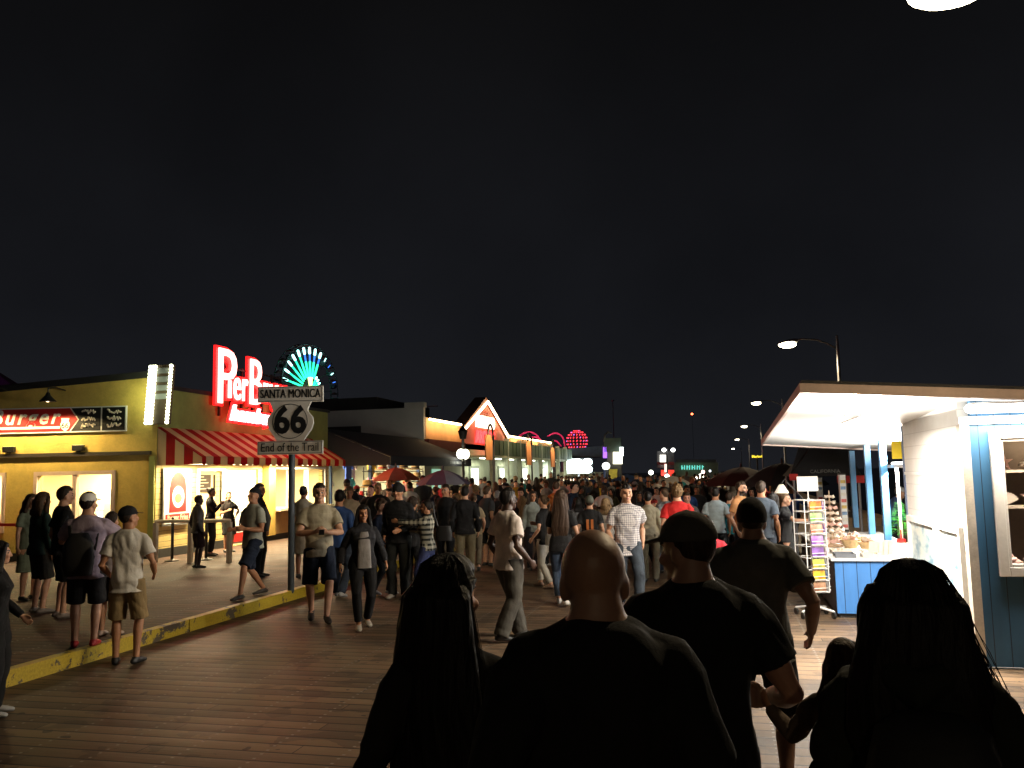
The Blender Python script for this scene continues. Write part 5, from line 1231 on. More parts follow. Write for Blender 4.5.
bx = MB(); bx.box(wl+.05, wl+1.0, .55, .6, WZ0-.1, WZ1+.1); bx.box(wl+.04, wl+.05, .1, .6, WZ0-.1, WZ1+.1); bx.box(wl+1.0, wl+1.01, .1, .6, WZ0-.1, WZ1+.1); bx.box(wl+.05, wl+1.0, .1, .55, WZ0-.12, WZ0-.1); bx.build('case', paint('case_brown', (.16, .12, .09), .7), win)
SHELL = paint('shell_cream', (.62, .52, .42), .45, .25, 14); SHELLP = paint('shell_pink', (.60, .36, .30), .45, .25, 14)
shz = [WZ0+.28, WZ0+.62, WZ0+.98]
for z in shz[1:]+[WZ0+.02]: MB().box(wl+.055, wl+.995, .12, .54, z-.025, z).build('shelf', paint('shelf_tan', (.35, .27, .2), .6), win)
def shell_mesh(kind, r):
    m = MB()
    if kind == 0:      # spiral conch
        for i in range(26):
            t = i/25; a = t*TAU*2.3; rad = r*.55*(1-t)**1.2; m.ell((rad*.8*math.cos(a), rad*.8*math.sin(a), r*.25+r*.95*t), (r*.5*(1-t)+.006, r*.5*(1-t)+.006, r*.32*(1-t)+.006), 8, 6)
        m.rings([((r*.2, 0, r*.3), (0, r*.35, 0), (0, 0, r*.3)), ((r*.8, 0, r*.35), (0, r*.45, 0), (0, 0, r*.12)), ((r*1.1, .0, r*.4), (0, r*.2, 0), (0, 0, r*.03))], 10)
    elif kind == 1:    # scallop fan
        vs = [(0, 0, 0)]; n = 21
        for i in range(n): a = R(-65+130*i/(n-1)); k = r*(1.25+.06*(i % 2)); vs.append((k*math.sin(a), -.12*r*math.cos(a*1.2)-(.03*r if i % 2 else 0), k*math.cos(a)))
        b = [(x, y+.10*r, z) for x, y, z in vs]; N = len(vs)
        m.add(vs+b, [(0, i, i+1) for i in range(1, n)]+[(N, N+i+1, N+i) for i in range(1, n)]+[(i, N+i, N+i+1, i+1) for i in range(1, n)])
    else:              # starfish
        poly = []
        for i in range(10): a = TAU*i/10+math.pi/2; k = r*1.2 if i % 2 == 0 else r*.45; poly.append((k*math.cos(a), 0, k*math.sin(a)+r))
        m.prism(poly, (0, .05, 0))
    return m
rr = random.Random(9); WL = ['left', 'middle', 'right']
for si, z in enumerate([WZ0+.02]+shz[1:]):
    for k in range(4):
        kd = (si+k) % 3; o = shell_mesh(kd, rr.uniform(.075, .11)).build(('conch_shell', 'scallop_shell', 'starfish')[kd], SHELL if (k+si) % 2 else SHELLP, None, True)
        o.location = (KX+wl+.20+k*.21, KY+.22+rr.uniform(0, .1), z+.004); o.rotation_euler = (0, 0, rr.uniform(-.4, .4))
        tag(o, f'{("cream" if (k+si) % 2 else "pink")} {("spiral conch", "fan shaped scallop shell", "five armed starfish")[kd]} on the {("lowest", "middle", "top")[si]} shelf of the kiosk window, {("leftmost", "second from left", "third from left", "rightmost")[k]}', 'shell', 'shells on the window shelves')
lamp_light('case_light', 'POINT', (wl+.5, .25, WZ1-.05), 5, (1, .8, .55), ks, .05)
# white side wall along the pier, with framed pictures
YW = at_X(903, 440, KX).y
LW = YW-KY
MB().prism([(0, .106, .02), (0, LW, .02), (0, LW, rz_(KX, YW)+.015), (0, .106, rz_(KX, KY)+.015)], (.10, 0, 0)).build('side_wall', LAP, ks)
MB().box(-.012, .112, LW+.001, LW+.07, .02, rz_(KX, YW)+.0).build('edge_post', paint('edge_blue', (.10, .14, .24), .5), ks)
MB().box(-.012, -.002, .106, LW, ztr-.55, ztr-.51).build('trim_rail', WHITE, ks)
zp1 = at_X(950, 548, KX).z; zp0 = at_X(950, 606, KX).z
za1 = at_X(917, 531, KX).z
for k, (ya_, yb_) in enumerate(((.16, 1.12), (1.20, LW-.12))):
    f = thing('picture_frame', ('white framed sea picture on the kiosk side nearest the corner post', 'white framed sea picture on the kiosk side farther from the corner post')[k], 'picture', (KX-.002, KY, 0), 0, 'framed pictures on the white kiosk side')
    z0, z1 = .56, 1.36; m = MB()
    for a in ((ya_, ya_+.07, z0, z1), (yb_-.07, yb_, z0, z1), (ya_+.071, yb_-.071, z0, z0+.07), (ya_+.071, yb_-.071, z1-.07, z1)): m.box(-.05, 0, a[0], a[1], a[2], a[3])
    m.build('frame', WHITE, f)
    t = NT('sea_picture_%d' % k); co = t.coord(); n = t.noise(co, 3.2, 5, .6, (1, 1, 2)); t.set(Base_Color=t.ramp(n, [(.35, (.10, .25, .36)), (.5, (.45, .55, .55)), (.62, (.66, .66, .6)), (.75, (.3, .36, .2))]), Roughness=.3)
    MB().box(-.012, -.003, ya_+.07, yb_-.07, z0+.07, z1-.07).build('print', t.m, f)
# open counter
C0 = at_z(838, 618, 0); CZ = at_Y(838, 558, C0.y).z; CXL = C0.x; CYN = C0.y
cl = CXL-KX; cn = CYN-KY; cf = YE-KY-.5
ct = MB(); ct.box(cl, -.02 if CYN < YW else -.02, cn, cn+.06, .06, CZ-.04); o = ct.build('counter_end', BLUEC, ks)
MB().box(cl, cl+.06, cn+.061, cf, .06, CZ-.04).build('counter_side', paint('counter_grey', (.10, .11, .12), .6, .3), ks)
MB().box(cl-.05, .45, cn-.05, cf, CZ-.038, CZ).build('counter_top', WHITE, ks, bevel=.008)
MB().box(cl+.03, .4, cn+.04, cf, .0, .06).build('toe_kick', BLACK, ks)
# posts of the open side, back wall low
for (xt, xb) in ((846, 856), (864, 872), (882, 888)):
    p = at_z(xb, 540-(888-xb)*.3, CZ); X_ = KX+.22; p = at_X(xb, 538-(888-xb)*.4, X_)
    MB().box(X_-KX-.05, X_-KX+.05, p.y-KY-.07, p.y-KY+.07, CZ+.001, rz_(X_, p.y)+.015).build('post', BLUEP, ks)
MB().box(3.4, 3.5, .2, cf, .02, 1.1).build('back_wall', paint('back_navy', (.02, .035, .07), .7), ks)
# lamps under the eaves
for k, (X_, Y_, nm) in enumerate(((3.05, KY-.22, 'fluorescent fixture under the front overhang above the shell window'), (1.45, KY+.5, 'fluorescent fixture under the kiosk eave nearest the front edge'), (3.6, KY+3.0, 'fluorescent fixture inside the kiosk behind the white wall'), (3.6, KY+5.2, 'fluorescent fixture deep inside the kiosk'))):
    dr_ = .02 if k == 0 else .20 if k == 1 else .13
    f = thing('eave_light', nm, 'strip light', (X_, Y_, rz_(X_, Y_)+.018), R(90) if k == 0 else 0, 'fluorescent fixtures under the kiosk roof')
    MB().box(-.05, .05, -.62, .62, -dr_, -dr_+.02).build('housing', WHITE, f)
    for s_ in (-.5, .5): MB().tube([(0, s_, -dr_+.01), (0, s_, .0)], .008, 6).build('stem', WHITE, f)
    MB().tube([(0, -.62, -dr_-.035), (0, .62, -dr_-.035)], (.035, .07)if 0 else .05, 12).build('diffuser', emit('cool_tube', (1, .96, .88), 9), f, True)
    lamp_light('eave_lamp', 'AREA', (0, 0, -dr_-.10), (85, 320, 90, 90)[k], (1, .91, .78), f, .25, (0, 0, 0), size_y=1.2)
    lamp_light('eave_wash', 'AREA', (0, 0, -dr_+.06), (10, 950, 120, 120)[k], (1, .94, .84), f, .3, (R(180), 0, 0), size_y=1.2)
cv = thing('added_trough', 'white light trough added inside the kiosk to brighten the eaves over the counter', 'light trough', (KX+.42, KY+4.7, 2.02))  # trough and its lamps are added to brighten soffit and counter
MB().box(-.07, .07, -1.3, 1.3, -.05, 0).build('housing', WHITE, cv); MB().tube([(0, -1.25, .025), (0, 1.25, .025)], .018).build('fluorescent_tube', emit('cool_tube', (1, .96, .88), 9), cv)
for yy in (-.9, .9): MB().box(-.02, .02, yy-.02, yy+.02, -.05-2.0+CZ+.03, -.05).build('bracket', WHITE, cv)
lamp_light('eave_fill', 'AREA', (0, 0, .07), 850, (1, .95, .88), cv, .2, (R(180), R(-24), 0), size_y=2.5)
lamp_light('counter_fill', 'AREA', (-.1, 0, -.09), 300, (1, .93, .82), cv, .2, (0, R(-30), 0), size_y=2.4)
# things on the counter
def on(name, mb, mat, x, y, lab, cat, group=None, rz=0, smooth=False, z=None):
    o = mb.build(name, mat, None, smooth); o.location = (x, y, (CZ if z is None else z)+.002); o.rotation_euler = (0, 0, rz); tag(o, lab, cat, group); return o
ys_ = CYN
def trays():
    for k, (dx, dy, w, d, c, nm) in enumerate(((.10, .18, .26, .36, (.10, .11, .13), 'dark grey'), (.42, .15, .22, .30, (.55, .5, .42), 'pale cane'), (.12, .72, .26, .34, (.5, .44, .36), 'tan'), (.50, .62, .20, .26, (.6, .58, .52), 'off white'))):
        m = MB(); m.box(-w/2, w/2, -d/2, d/2, 0, .015)
        for a in ((-w/2, -w/2+.012, -d/2, d/2), (w/2-.012, w/2, -d/2, d/2), (-w/2+.0121, w/2-.0121, -d/2, -d/2+.012), (-w/2+.0121, w/2-.0121, d/2-.012, d/2)): m.box(*a, .0151, .05)
        on('tray', m, paint('tray_%d' % k, c, .6, .2), CXL+dx+.05, ys_+dy, f'{nm} display tray lying on the white kiosk counter', 'tray', 'trays on the kiosk counter')
        if k != 0:
            for j in range(4): on('small_shell', shell_mesh(j % 2, .038), SHELL if j % 2 else SHELLP, CXL+dx+.05-.07+.05*j, ys_+dy+rr.uniform(-.09, .09), f'small {"cream" if j % 2 else "pink"} {"scallop" if j % 2 else "spiral"} shell in the {nm} tray, {("leftmost", "second from left", "third from left", "rightmost")[j]}', 'shell', 'small shells in the counter trays', rr.uniform(0, 6), True, CZ+.016)
trays()
tw = thing('shell_tree', 'tall cone of threaded shells on the kiosk counter by the postcard rack', 'shell display', (CXL+.18, ys_+1.75, CZ+.002))
m = MB(); m.lathe([(.17, 0), (.17, .02), (.03, .05), (.012, .75), (.005, .86)], 12); m.build('stand', paint('tree_wood', (.3, .2, .12), .6), tw)
for lv in range(9):
    z = .06+lv*.085; r = .20*(1-lv/10.5); m = MB()
    for k in range(max(4, 12-lv)): a = TAU*k/max(4, 12-lv)+lv*.4; s2 = shell_mesh(k % 2, .055*(1-lv*.04)); m.add(s2.v, s2.f, Matrix.Translation((r*math.cos(a), r*math.sin(a), z)) @ Matrix.Rotation(a+1.57, 4, 'Z') @ Matrix.Rotation(R(25), 4, 'X'))
    m.build('shell_ring', SHELL if lv % 3 else SHELLP, tw, True)
for k, (dx, dy) in enumerate(((.42, 1.5), (.60, 1.1), (.55, 2.1), (.35, 2.5))):
    bk_ = thing('shell_basket', ('wicker basket of shells beside the shell cone', 'wicker basket of shells behind the price cards', 'wicker basket of shells between the blue posts', 'wicker basket of shells at the far end of the counter')[k], 'basket', (CXL+dx, ys_+dy, CZ+.002), 0, 'shell baskets on the kiosk counter')
    m = MB()
    m.lathe([(.09, 0), (.11, .05), (.14, .12), (.145, .125), (.13, .12), (.10, .05), (.08, .012), (.0, .012)], 18); m.build('basket', paint('wicker', (.40, .27, .13), .7, .4, 30), bk_, True)
    for j in range(5): s2 = shell_mesh(j % 2, .06).build('shell', SHELL if j % 2 else SHELLP, bk_, True); s2.location = (.06*math.cos(j*1.3), .06*math.sin(j*1.3), .09+.012*j); s2.rotation_euler = (rr.uniform(-.5, .5), rr.uniform(-.5, .5), rr.uniform(0, 6))
for k, (px, py0, py1) in enumerate(((820, 478, 546), (843, 475, 547))):
    X_ = KX-.12-.14*(1-k); p = at_X(px, 500, X_)
    ztop_ = at_X(px, py0, X_).z
    cd = thing('card_tower', ('white and brown tower of key ring cards left on the kiosk counter', 'white and brown tower of key ring cards beside the nearest blue post')[k], 'display stand', (p.x, p.y, CZ+.002), R(8), 'card towers on the kiosk counter')
    hgt = ztop_-CZ
    MB().box(-.09, .09, -.09, .09, 0, .02).build('base', DARKWOOD, cd); MB().box(-.055, .055, -.055, .055, .021, hgt).build('column', WHITE, cd)
    MB().box(.0555, .064, -.06, .06, .021, hgt+.01).build('side_strip', DARKWOOD, cd); MB().box(-.06, .064, -.06, .06, hgt+.011, hgt+.03).build('cap', DARKWOOD, cd)
    for j in range(8):
        z = .06+j*(hgt-.1)/8; MB().box(-.045, .045, -.066, -.0555, z, z+.06).build('card', paint('card_%d' % (j % 4), [(.5, .1, .08), (.75, .7, .6), (.15, .25, .4), (.6, .42, .1)][j % 4], .5), cd)
for k in range(4):
    o = MB(); o.prism([(-.06, 0, 0), (.06, 0, 0), (.06, .05, .19), (-.06, .05, .19)], (0, .006, 0))
    on('price_card', o, paint('price_card', (.62, .56, .48), .5), KX-.42+.075*k, ys_+.28+.05*k, ('frontmost', 'second', 'third', 'rearmost')[k]+' slanted price card of the four fanned on the counter by the white wall', 'card', 'slanted price cards on the counter', R(-30))
GT = paint('tinsel_green', (.06, .42, .04), .5, .35, 20)
gt = thing('tinsel_tree', 'bright green tinsel tree standing inside the kiosk window', 'tinsel tree', (KX+.36, at_X(900, 520, KX+.36).y, CZ+.002))
m = MB(); m.lathe([(.07, 0), (.07, .05), (.015, .07), (.012, .2)], 10); m.build('pot', REDP, gt)
m = MB()
for j in range(420):
    z = rr.uniform(.12, .62); r = .21*(1-(z-.12)/.56)+.01; a = rr.uniform(0, TAU); c = Vector((r*math.cos(a), r*math.sin(a), z)); d = Vector((math.cos(a), math.sin(a), -.25)); s_ = d.cross(Vector((0, 0, 1))).normalized()*.014
    m.add([c*1.0-d*.05-s_, c-d*.05+s_, c+d*.045+Vector((0, 0, .02))], [(0, 1, 2)])
m.build('foliage', GT, gt)
yc = MB().box(-.13, .13, 0, .012, -.12, .12).build('yellow_notice', YEL, None); pq = at_X(898, 450, KX-.02); yc.location = (KX-.0, YW+.09, pq.z); tag(yc, 'plain yellow notice card hung at the edge of the white kiosk wall', 'notice')
# postcard spinner
rkp = at_z(815, 617, 0); rk = thing('postcard_rack', 'white wire spinner rack of postcards on casters beside the blue counter', 'rack', rkp, R(24))
zt_ = at_Y(810, 500, rkp.y).z; WIRE = paint('white_wire', (.75, .75, .74), .4, .05)
MB().tube([(0, 0, .14), (0, 0, zt_+.02)], .016).build('pole', WIRE, rk)
for k in range(4):
    a = TAU*k/4+.5; l = MB().tube([(0, 0, .15), (.28*math.cos(a), .28*math.sin(a), .10)], .016).build('leg', WIRE, rk); c = MB(); c.tube([(.28*math.cos(a)-.012, .28*math.sin(a), .05), (.28*math.cos(a)+.012, .28*math.sin(a), .05)], .045, 14, dome=False); c.build('caster', BLACK, l, True)
zb_ = .34; nrow = 8; sp_r = (zt_-zb_)/nrow
wf = MB()
for s_x in (-1, 1):
    for s_y in (-1, 1): wf.tube([(s_x*.15, s_y*.15, zb_), (s_x*.15, s_y*.15, zt_)], .007, 6)
for j in range(nrow+1):
    z = zb_+j*sp_r
    for a, b in (((-.15, -.15), (.15, -.15)), ((.15, -.15), (.15, .15)), ((.15, .15), (-.15, .15)), ((-.15, .15), (-.15, -.15))): wf.tube([(*a, z), (*b, z)], .006, 6)
wf.build('wire_frame', WIRE, rk)
PC = [('orange sunset', (.75, .30, .04), (.3, .06, .02)), ('green park', (.12, .30, .08), (.5, .5, .3)), ('red brick', (.45, .12, .06), (.6, .4, .3)), ('purple dusk', (.20, .07, .40), (.5, .3, .5)), ('violet pier', (.25, .12, .45), (.1, .05, .15)), ('yellow field', (.6, .48, .06), (.2, .3, .08)), ('golden beach', (.80, .50, .03), (.5, .2, .03)), ('brown canyon', (.22, .09, .05), (.4, .25, .15))]
PC2 = [('lilac flower', (.45, .25, .7), (.8, .7, .8)), ('pale blue sky', (.45, .6, .75), (.8, .8, .8)), ('violet night', (.30, .15, .55), (.6, .5, .7)), ('white surf', (.7, .72, .74), (.4, .5, .6)), ('mauve shore', (.5, .35, .5), (.75, .7, .7)), ('silver wave', (.55, .6, .65), (.8, .8, .8)), ('deep blue sea', (.10, .22, .62), (.5, .65, .8)), ('grey cliff', (.5, .52, .52), (.78, .78, .76))]
RM = Matrix.Translation(rkp) @ Matrix.Rotation(R(24), 4, 'Z')
for face_, (names, rot) in enumerate(((PC, 0), (PC2, 90))):
    for j in range(nrow):
        nm, a, b = names[nrow-1-j]; t = NT('postcard_'+nm.replace(' ', '_')); n = t.noise(t.coord(), 9, 3); t.set(Base_Color=t.ramp(n, [(.38, a), (.62, b)]), Roughness=.3)
        z = zb_+j*sp_r+.02; pk = MB(); hh_ = sp_r*.78
        pk.prism([(-.085, -.185, 0), (.085, -.185, 0), (.085, -.165, hh_), (-.085, -.165, hh_)], (0, .012, 0)); o = pk.build('postcard', t.m, None)
        o.matrix_world = RM @ Matrix.Rotation(R(rot), 4, 'Z') @ Matrix.Translation((0, 0, z))
        tag(o, f'{nm} postcard in the wire rack, ' + (f'left face, row {nrow-j} from the top' if face_ == 0 else f'right face, row {nrow-j} from the top'), 'postcard', 'postcards in the spinner rack')
        hd = MB(); hd.tube([(-.095, -.16, z), (-.095, -.20, z), (.095, -.20, z), (.095, -.16, z)], .006, 6); hd.tube([(-.095, -.205, z+.045), (.095, -.205, z+.045)], .005, 6)
        h_ = hd.build('pocket', WIRE, rk); h_.rotation_euler = (0, 0, R(rot))
sg = thing('rack_sign', 'blank white card standing on top of the postcard rack', 'card', (rkp.x, rkp.y, zt_+.02), R(10))
MB().tube([(0, 0, 0), (0, 0, .12)], .008).build('stem', WIRE, sg); MB().box(-.14, .14, -.006, .006, .10, .30).build('card', WHITE, sg)
clp = thing('clip_lamp', 'white clip lamp shining left of the card on the postcard rack', 'lamp', Vector(rkp)+Vector((-.32, .35, zt_+.16)), R(20))
MB().lathe([(.10, -.07), (.095, -.06), (.05, .02), (.03, .05)], 16).build('shade', emit('lamp_shade_glow', (1, .9, .7), .45), clp, True); MB().tube([(0, 0, .06), (.05, 0, .12), (.12, -.1, .0), (.2, -.2, -.14)], .009).build('arm', BLACK, clp)
fp_ = at_D(805, 470, 15)
# ---------------------------------------------------------------- named people
import time; _t = time.time()
def col(**k):
    d = dict(skin=SK['light'], hair=HC['dark brown'], top=(.3, .3, .3), legs=(.02, .022, .03)); d.update(k); return d
BK = (.012, .012, .013); NV = (.012, .018, .035)
RP = lambda a: (a, .0, .085)
stand_f = dict(lf=(-.10, .02, .085), rf=(.10, -.02, .085))
def walk(s=.24, side=1): return dict(lf=(-.085, s*side, .095), rf=(.085, -s*side, .125 if side > 0 else .095), drop=.035, lh=(-.24, -.10*side, .92), rh=(.24, .16*side, .92), lfy=5, rfy=-5)
PHONE = dict(lh=(-.07, .30, 1.12), rh=(.07, .30, 1.13), lpole=(-1, -.4, -.6), rpole=(1, -.4, -.6), head=(0, -22, 0), lpalm=(.5, -.2, .8), rpalm=(-.5, -.2, .8), curl=.8)
FOREG = 'people walking away in front of the viewer'
# foreground, seen from behind
person('bald broad man in a black pullover walking away, central in the foreground', top=(594, 531), D=2.28, face=184, group=FOREG, vox=.0075,
       cols=col(skin=(.36, .20, .13), top=(.010, .010, .011), legs=(.01, .01, .012)), girth=.97, loose=1.5, sleeve='long', short_neck=.055, hair='none', head=(-4, 4, -1), belly=.06, seed=3, **walk(.2, 1))
ra, Pa, sa = person('woman with very long black hair, face turned right, left of the bald man', top=(447, 556), D=2.75, face=178, group=FOREG, vox=.008,
       cols=col(skin=SK['tan'], hair=(.006, .005, .005), top=(.012, .011, .011), legs=(.01, .01, .012)), sex='f', girth=.96, hair='long', hairlen=.62, hairw=1.32, curtain=False, head=(-34, 4, 0), sleeve='long', seed=4, **walk(.2, -1))
person('man in grey baseball cap and black T-shirt, head turned left, right of the bald man', top=(690, 514), D=3.25, face=186, group=FOREG, vox=.008,
       cols=col(skin=(.34, .19, .13), top=(.009, .010, .012), legs=(.012, .012, .014), cap=(.075, .07, .06)), girth=1.05, loose=1.4, hair='buzz', cap='front', short_neck=.03, head=(46, 3, 0), belly=.08,
       lf=(-.1, -.15, .1), rf=(.1, .18, .085), drop=.03, lh=(-.2, .24, 1.0), rh=(.27, .20, 1.02), curl=.7, seed=6)
person('stocky man in black beanie, grey T-shirt and black shorts with his right arm hanging', top=(751, 500), D=5.45, face=186, group=FOREG, vox=.0085,
       cols=col(skin=(.30, .165, .11), top=(.085, .085, .08), legs=BK, cap=(.010, .010, .012), leg_name='shorts'), girth=1.08, loose=1.35, hair='buzz', cap='beanie', short_neck=.03, legs='short', belly=.05,
       lf=(-.1, .2, .09), rf=(.1, -.2, .12), drop=.035, lh=(-.28, .10, .94), rh=(.31, .02, .92), hem=.80, seed=7)
rw, Pw, sw_ = person('woman with big wavy dark hair in dark jacket at lower right, seen from behind', top=(908, 563), D=2.45, face=180, group=FOREG, vox=.0078,
       cols=col(skin=SK['tan'], hair=(.008, .006, .006), top=(.016, .018, .013), legs=BK), sex='f', girth=1.18, hair='long', hairlen=.36, hairw=1.45, head=(4, 8, 0), sleeve='long', hoodie=True, hem=.80, loose=1.3,
       lh=(-.20, .22, 1.05), rh=(.28, .06, .93), lf=(-.1, .1, .085), rf=(.1, -.12, .1), drop=.02, seed=8)
for r_, P_, a_ in ((ra, Pa, (.66, 1.30, 700, 1, .9, 80)), (rw, Pw, (.42, 1.45, 1100, 2, 1.3))):
    h_ = [c for c in r_.children if c.name.startswith('hair')][0]; loose_strands(h_, P_, *a_)
pk = at_D(838, 640, 2.75)
person('small brown jacketed child held left of the wavy haired woman, one arm reaching out', top=(842, 645), D=2.75, face=165, z0=.45, group=FOREG, vox=.009,
       cols=col(skin=SK['tan'], hair=(.09, .06, .04), top=(.16, .115, .08), legs=(.05, .05, .06)), girth=.9, hair='bob', sleeve='long', hoodie=True, head=(0, -4, 0), legs='long',
       lh=(-.52, .22, 1.26), rh=(.2, .2, 1.1), lf=(-.1, .25, .3), rf=(.1, .25, .3), lpole=(.1, -.2, -1), curl=.6, seed=9)
bag = thing('backpack', 'black backpack with small silver zip tab worn by the wavy haired woman', 'backpack', local_pt(rw, sw_, (.03, -.20, 1.13)).translation, rw.rotation_euler.z)
b_ = MB(); b_.rings([((0, 0, -.24), (.15, 0, 0), (0, .085, 0)), ((0, -.02, -.14), (.18, 0, 0), (0, .11, 0)), ((0, -.02, .05), (.175, 0, 0), (0, .105, 0)), ((0, .01, .18), (.14, 0, 0), (0, .075, 0)), ((0, .02, .22), (.08, 0, 0), (0, .04, 0))], 20, .8); b_.build('sack', paint('bag_black', (.012, .012, .013), .7), bag, True)
MB().tube([(-.12, -.115, -.02), (.12, -.115, -.02)], .006).build('zip', BLACK, bag); MB().box(.03, .075, -.135, -.128, .045, .052).build('zip_tab', paint('zip_silver', (.6, .6, .6), .3, .1, metal=.8), bag)
# left edge child
person('woman in black jacket with white piping cut off by the left edge', foot=(-9, 716), top=(-9, 541), face=75, group='people near the yellow kerb', vox=.0095, cols=col(hair=HC['black'], top=BK, legs=BK, shoe=(.4, .4, .4)), sex='f', hair='bob', sleeve='long', head=(20, 0, 0), lh=(-.2, .2, .95), seed=10)
KG = 'people near the yellow kerb'
person('boy in white T-shirt, khaki shorts and black cap standing at the yellow kerb', foot=(125, 664), top=(127, 506), face=168, group=KG, vox=.009, cols=col(skin=SK['tan'], top=(.80, .76, .68), legs=(.30, .21, .10), cap=(.012, .012, .014), shoe=(.02, .02, .022), leg_name='shorts'),
       girth=.95, hair='buzz', cap='front', head=(-48, -6, 0), legs='short', hem=.80, loose=1.25, rh=(.26, .16, .98), lh=(-.22, .14, .98), seed=12, lf=(-.1, 0, .085), rf=(.12, -.03, .085), rfy=-22)
rm_, Pm, sm_ = person('man in white cap and lilac shirt filming with phone, red shoes on the side deck', foot=(84, 647), top=(92, 492), z0=.15, face=170, group=KG, vox=.009, cols=col(skin=SK['light'], top=(.42, .34, .42), legs=(.015, .015, .017), cap=(.75, .72, .66), shoe=(.45, .03, .03), leg_name='shorts'),
       girth=1.05, hair='short', cap='front', head=(-28, -4, 0), legs='short', hem=.78, loose=1.4, rh=(.13, .34, 1.36), lh=(-.12, .32, 1.3), rpole=(1, -.2, -.8), lpole=(-1, -.2, -.8), curl=.9, seed=13)
M_ = local_pt(rm_, sm_, (.06, .40, 1.46)); ph = MB().box(-.036, .036, -.004, .004, -.075, .075).build('phone', BLACK, None, bevel=.004); ph.matrix_world = M_ @ Matrix.Rotation(R(-5), 4, 'X'); tag(ph, 'black phone with lit screen held up by the man in the white cap', 'phone')
MB().box(-.032, .032, -.0062, -.0045, -.068, .068).build('screen', emit('phone_screen', (.8, .9, 1), 2.2), ph)
bp = thing('backpack', 'flat black backpack slung on the man in the white cap', 'backpack', local_pt(rm_, sm_, (-.05, -.20, 1.08)).translation, rm_.rotation_euler.z)
b_ = MB(); b_.rings([((0, 0, -.25), (.14, 0, 0), (0, .07, 0)), ((0, -.02, -.12), (.165, 0, 0), (0, .09, 0)), ((0, -.01, .1), (.155, 0, 0), (0, .08, 0)), ((0, .02, .22), (.09, 0, 0), (0, .04, 0))], 18, .8); b_.build('sack', paint('bag_black', (.012, .012, .013), .7), bp, True)
MB().tube([(.12, .06, -.2), (.14, .10, .0), (.17, .09, .20), (.16, .16, .34), (.12, .22, .34)], [(.006, .018)]*5, 8, flat=(0, 1, 0)).build('strap', BLACK, bp); MB().tube([(-.10, .05, .18), (-.12, .1, .30), (-.12, .22, .33)], [(.006, .018)]*3, 8, flat=(0, 1, 0)).build('strap', BLACK, bp)
person('tall young man in black T-shirt and shorts looking right, behind the white cap', foot=(60, 618), top=(66, 486), z0=.15, face=105, group=KG, vox=.010, cols=col(top=BK, legs=BK, leg_name='shorts', shoe=(.25, .2, .17)), hair='short', legs='short', head=(0, 0, 0), seed=14)
person('dark haired woman in dark green top standing left of the young man in black', foot=(38, 613), top=(41, 491), z0=.15, face=120, group=KG, vox=.010, cols=col(hair=HC['brown'], top=(.015, .035, .03), legs=(.02, .018, .016), shoe=(.2, .17, .15), leg_name='shorts'), sex='f', hair='bob', sleeve='long', legs='short', seed=15)
person('brown haired child in pale green dress at far left beside the stanchion', foot=(27, 600), top=(31, 493), z0=.15, face=40, group=KG, vox=.011, cols=col(hair=HC['brown'], top=(.20, .24, .17), legs=(.20, .24, .17), leg_name='skirt'), sex='f', hair='bob', skirt=True, seed=16)
person('child in pale shirt and tan shorts half hidden behind the white cap man', foot=(108, 636), top=(106, 512), z0=.15, face=150, group=KG, vox=.011, cols=col(top=(.45, .40, .42), legs=(.03, .03, .03), shoe=(.5, .4, .35), leg_name='shorts'), hair='short', legs='short', seed=17)
AG = 'people at the burger stand windows'
person('person in grey jacket queueing at the white rail under the awning', foot=(197, 568), top=(199, 495), z0=.15, face=110, group=AG, vox=.012, cols=col(skin=SK['dark'], top=(.12, .11, .105), legs=(.04, .02, .02), leg_name='shorts'), hair='short', sleeve='long', legs='short', seed=18)
person('slim woman in black dress turned to the lit door, hand at her chin', foot=(210, 556), top=(209, 487), z0=.15, face=80, group=AG, vox=.012, cols=col(skin=SK['brown'], top=BK, legs=BK), sex='f', hair='bun', sleeve='long', legs='tight', rh=(.08, .26, 1.32), seed=19)
person('woman with hand on hip facing out from the lit siding wall', foot=(228, 552), top=(225, 491), z0=.15, face=30, group=AG, vox=.012, cols=col(top=(.03, .025, .025), legs=(.02, .02, .02), leg_name='shorts'), sex='f', hair='pony', legs='short', lh=(-.2, .05, 1.02), lpole=(-1, -.3, 0), rh=(.15, .2, 1.2), seed=20)
rs3, Ps3, ss3 = person('young man in black cap and pale grey T-shirt striding left in wide sandals', foot=(252, 597), top=(247, 487), z0=.15, face=-55, group=AG, vox=.010, cols=col(skin=SK['tan'], top=(.42, .43, .36), legs=NV, cap=(.015, .015, .017), shoe=(.03, .025, .02), leg_name='shorts'), hair='buzz', cap='back', legs='short', hem=.82,
       lf=(-.13, .30, .09), rf=(.13, -.30, .10), drop=.07, lh=(-.16, .24, 1.06), rh=(.2, .24, 1.04), head=(10, -18, 0), seed=21)
sb = thing('sling_bag', 'black sling bag across the chest of the striding young man', 'bag', local_pt(rs3, ss3, (-.14, -.12, 1.2)).translation, rs3.rotation_euler.z)
b_ = MB(); b_.rings([((0, 0, -.2), (.09, 0, 0), (0, .05, 0)), ((0, -.01, 0), (.12, 0, 0), (0, .07, 0)), ((0, .02, .18), (.06, 0, 0), (0, .04, 0))], 14, .85); b_.build('pouch', paint('bag_black', (.012, .012, .013), .7), sb, True)
MB().tube([(0, .02, .17), (.12, .12, .24), (.26, .25, .1), (.30, .26, -.1), (.26, .12, -.22)], [(.006, .02)]*5, 8, flat=(0, 1, 0)).build('strap', BLACK, sb)
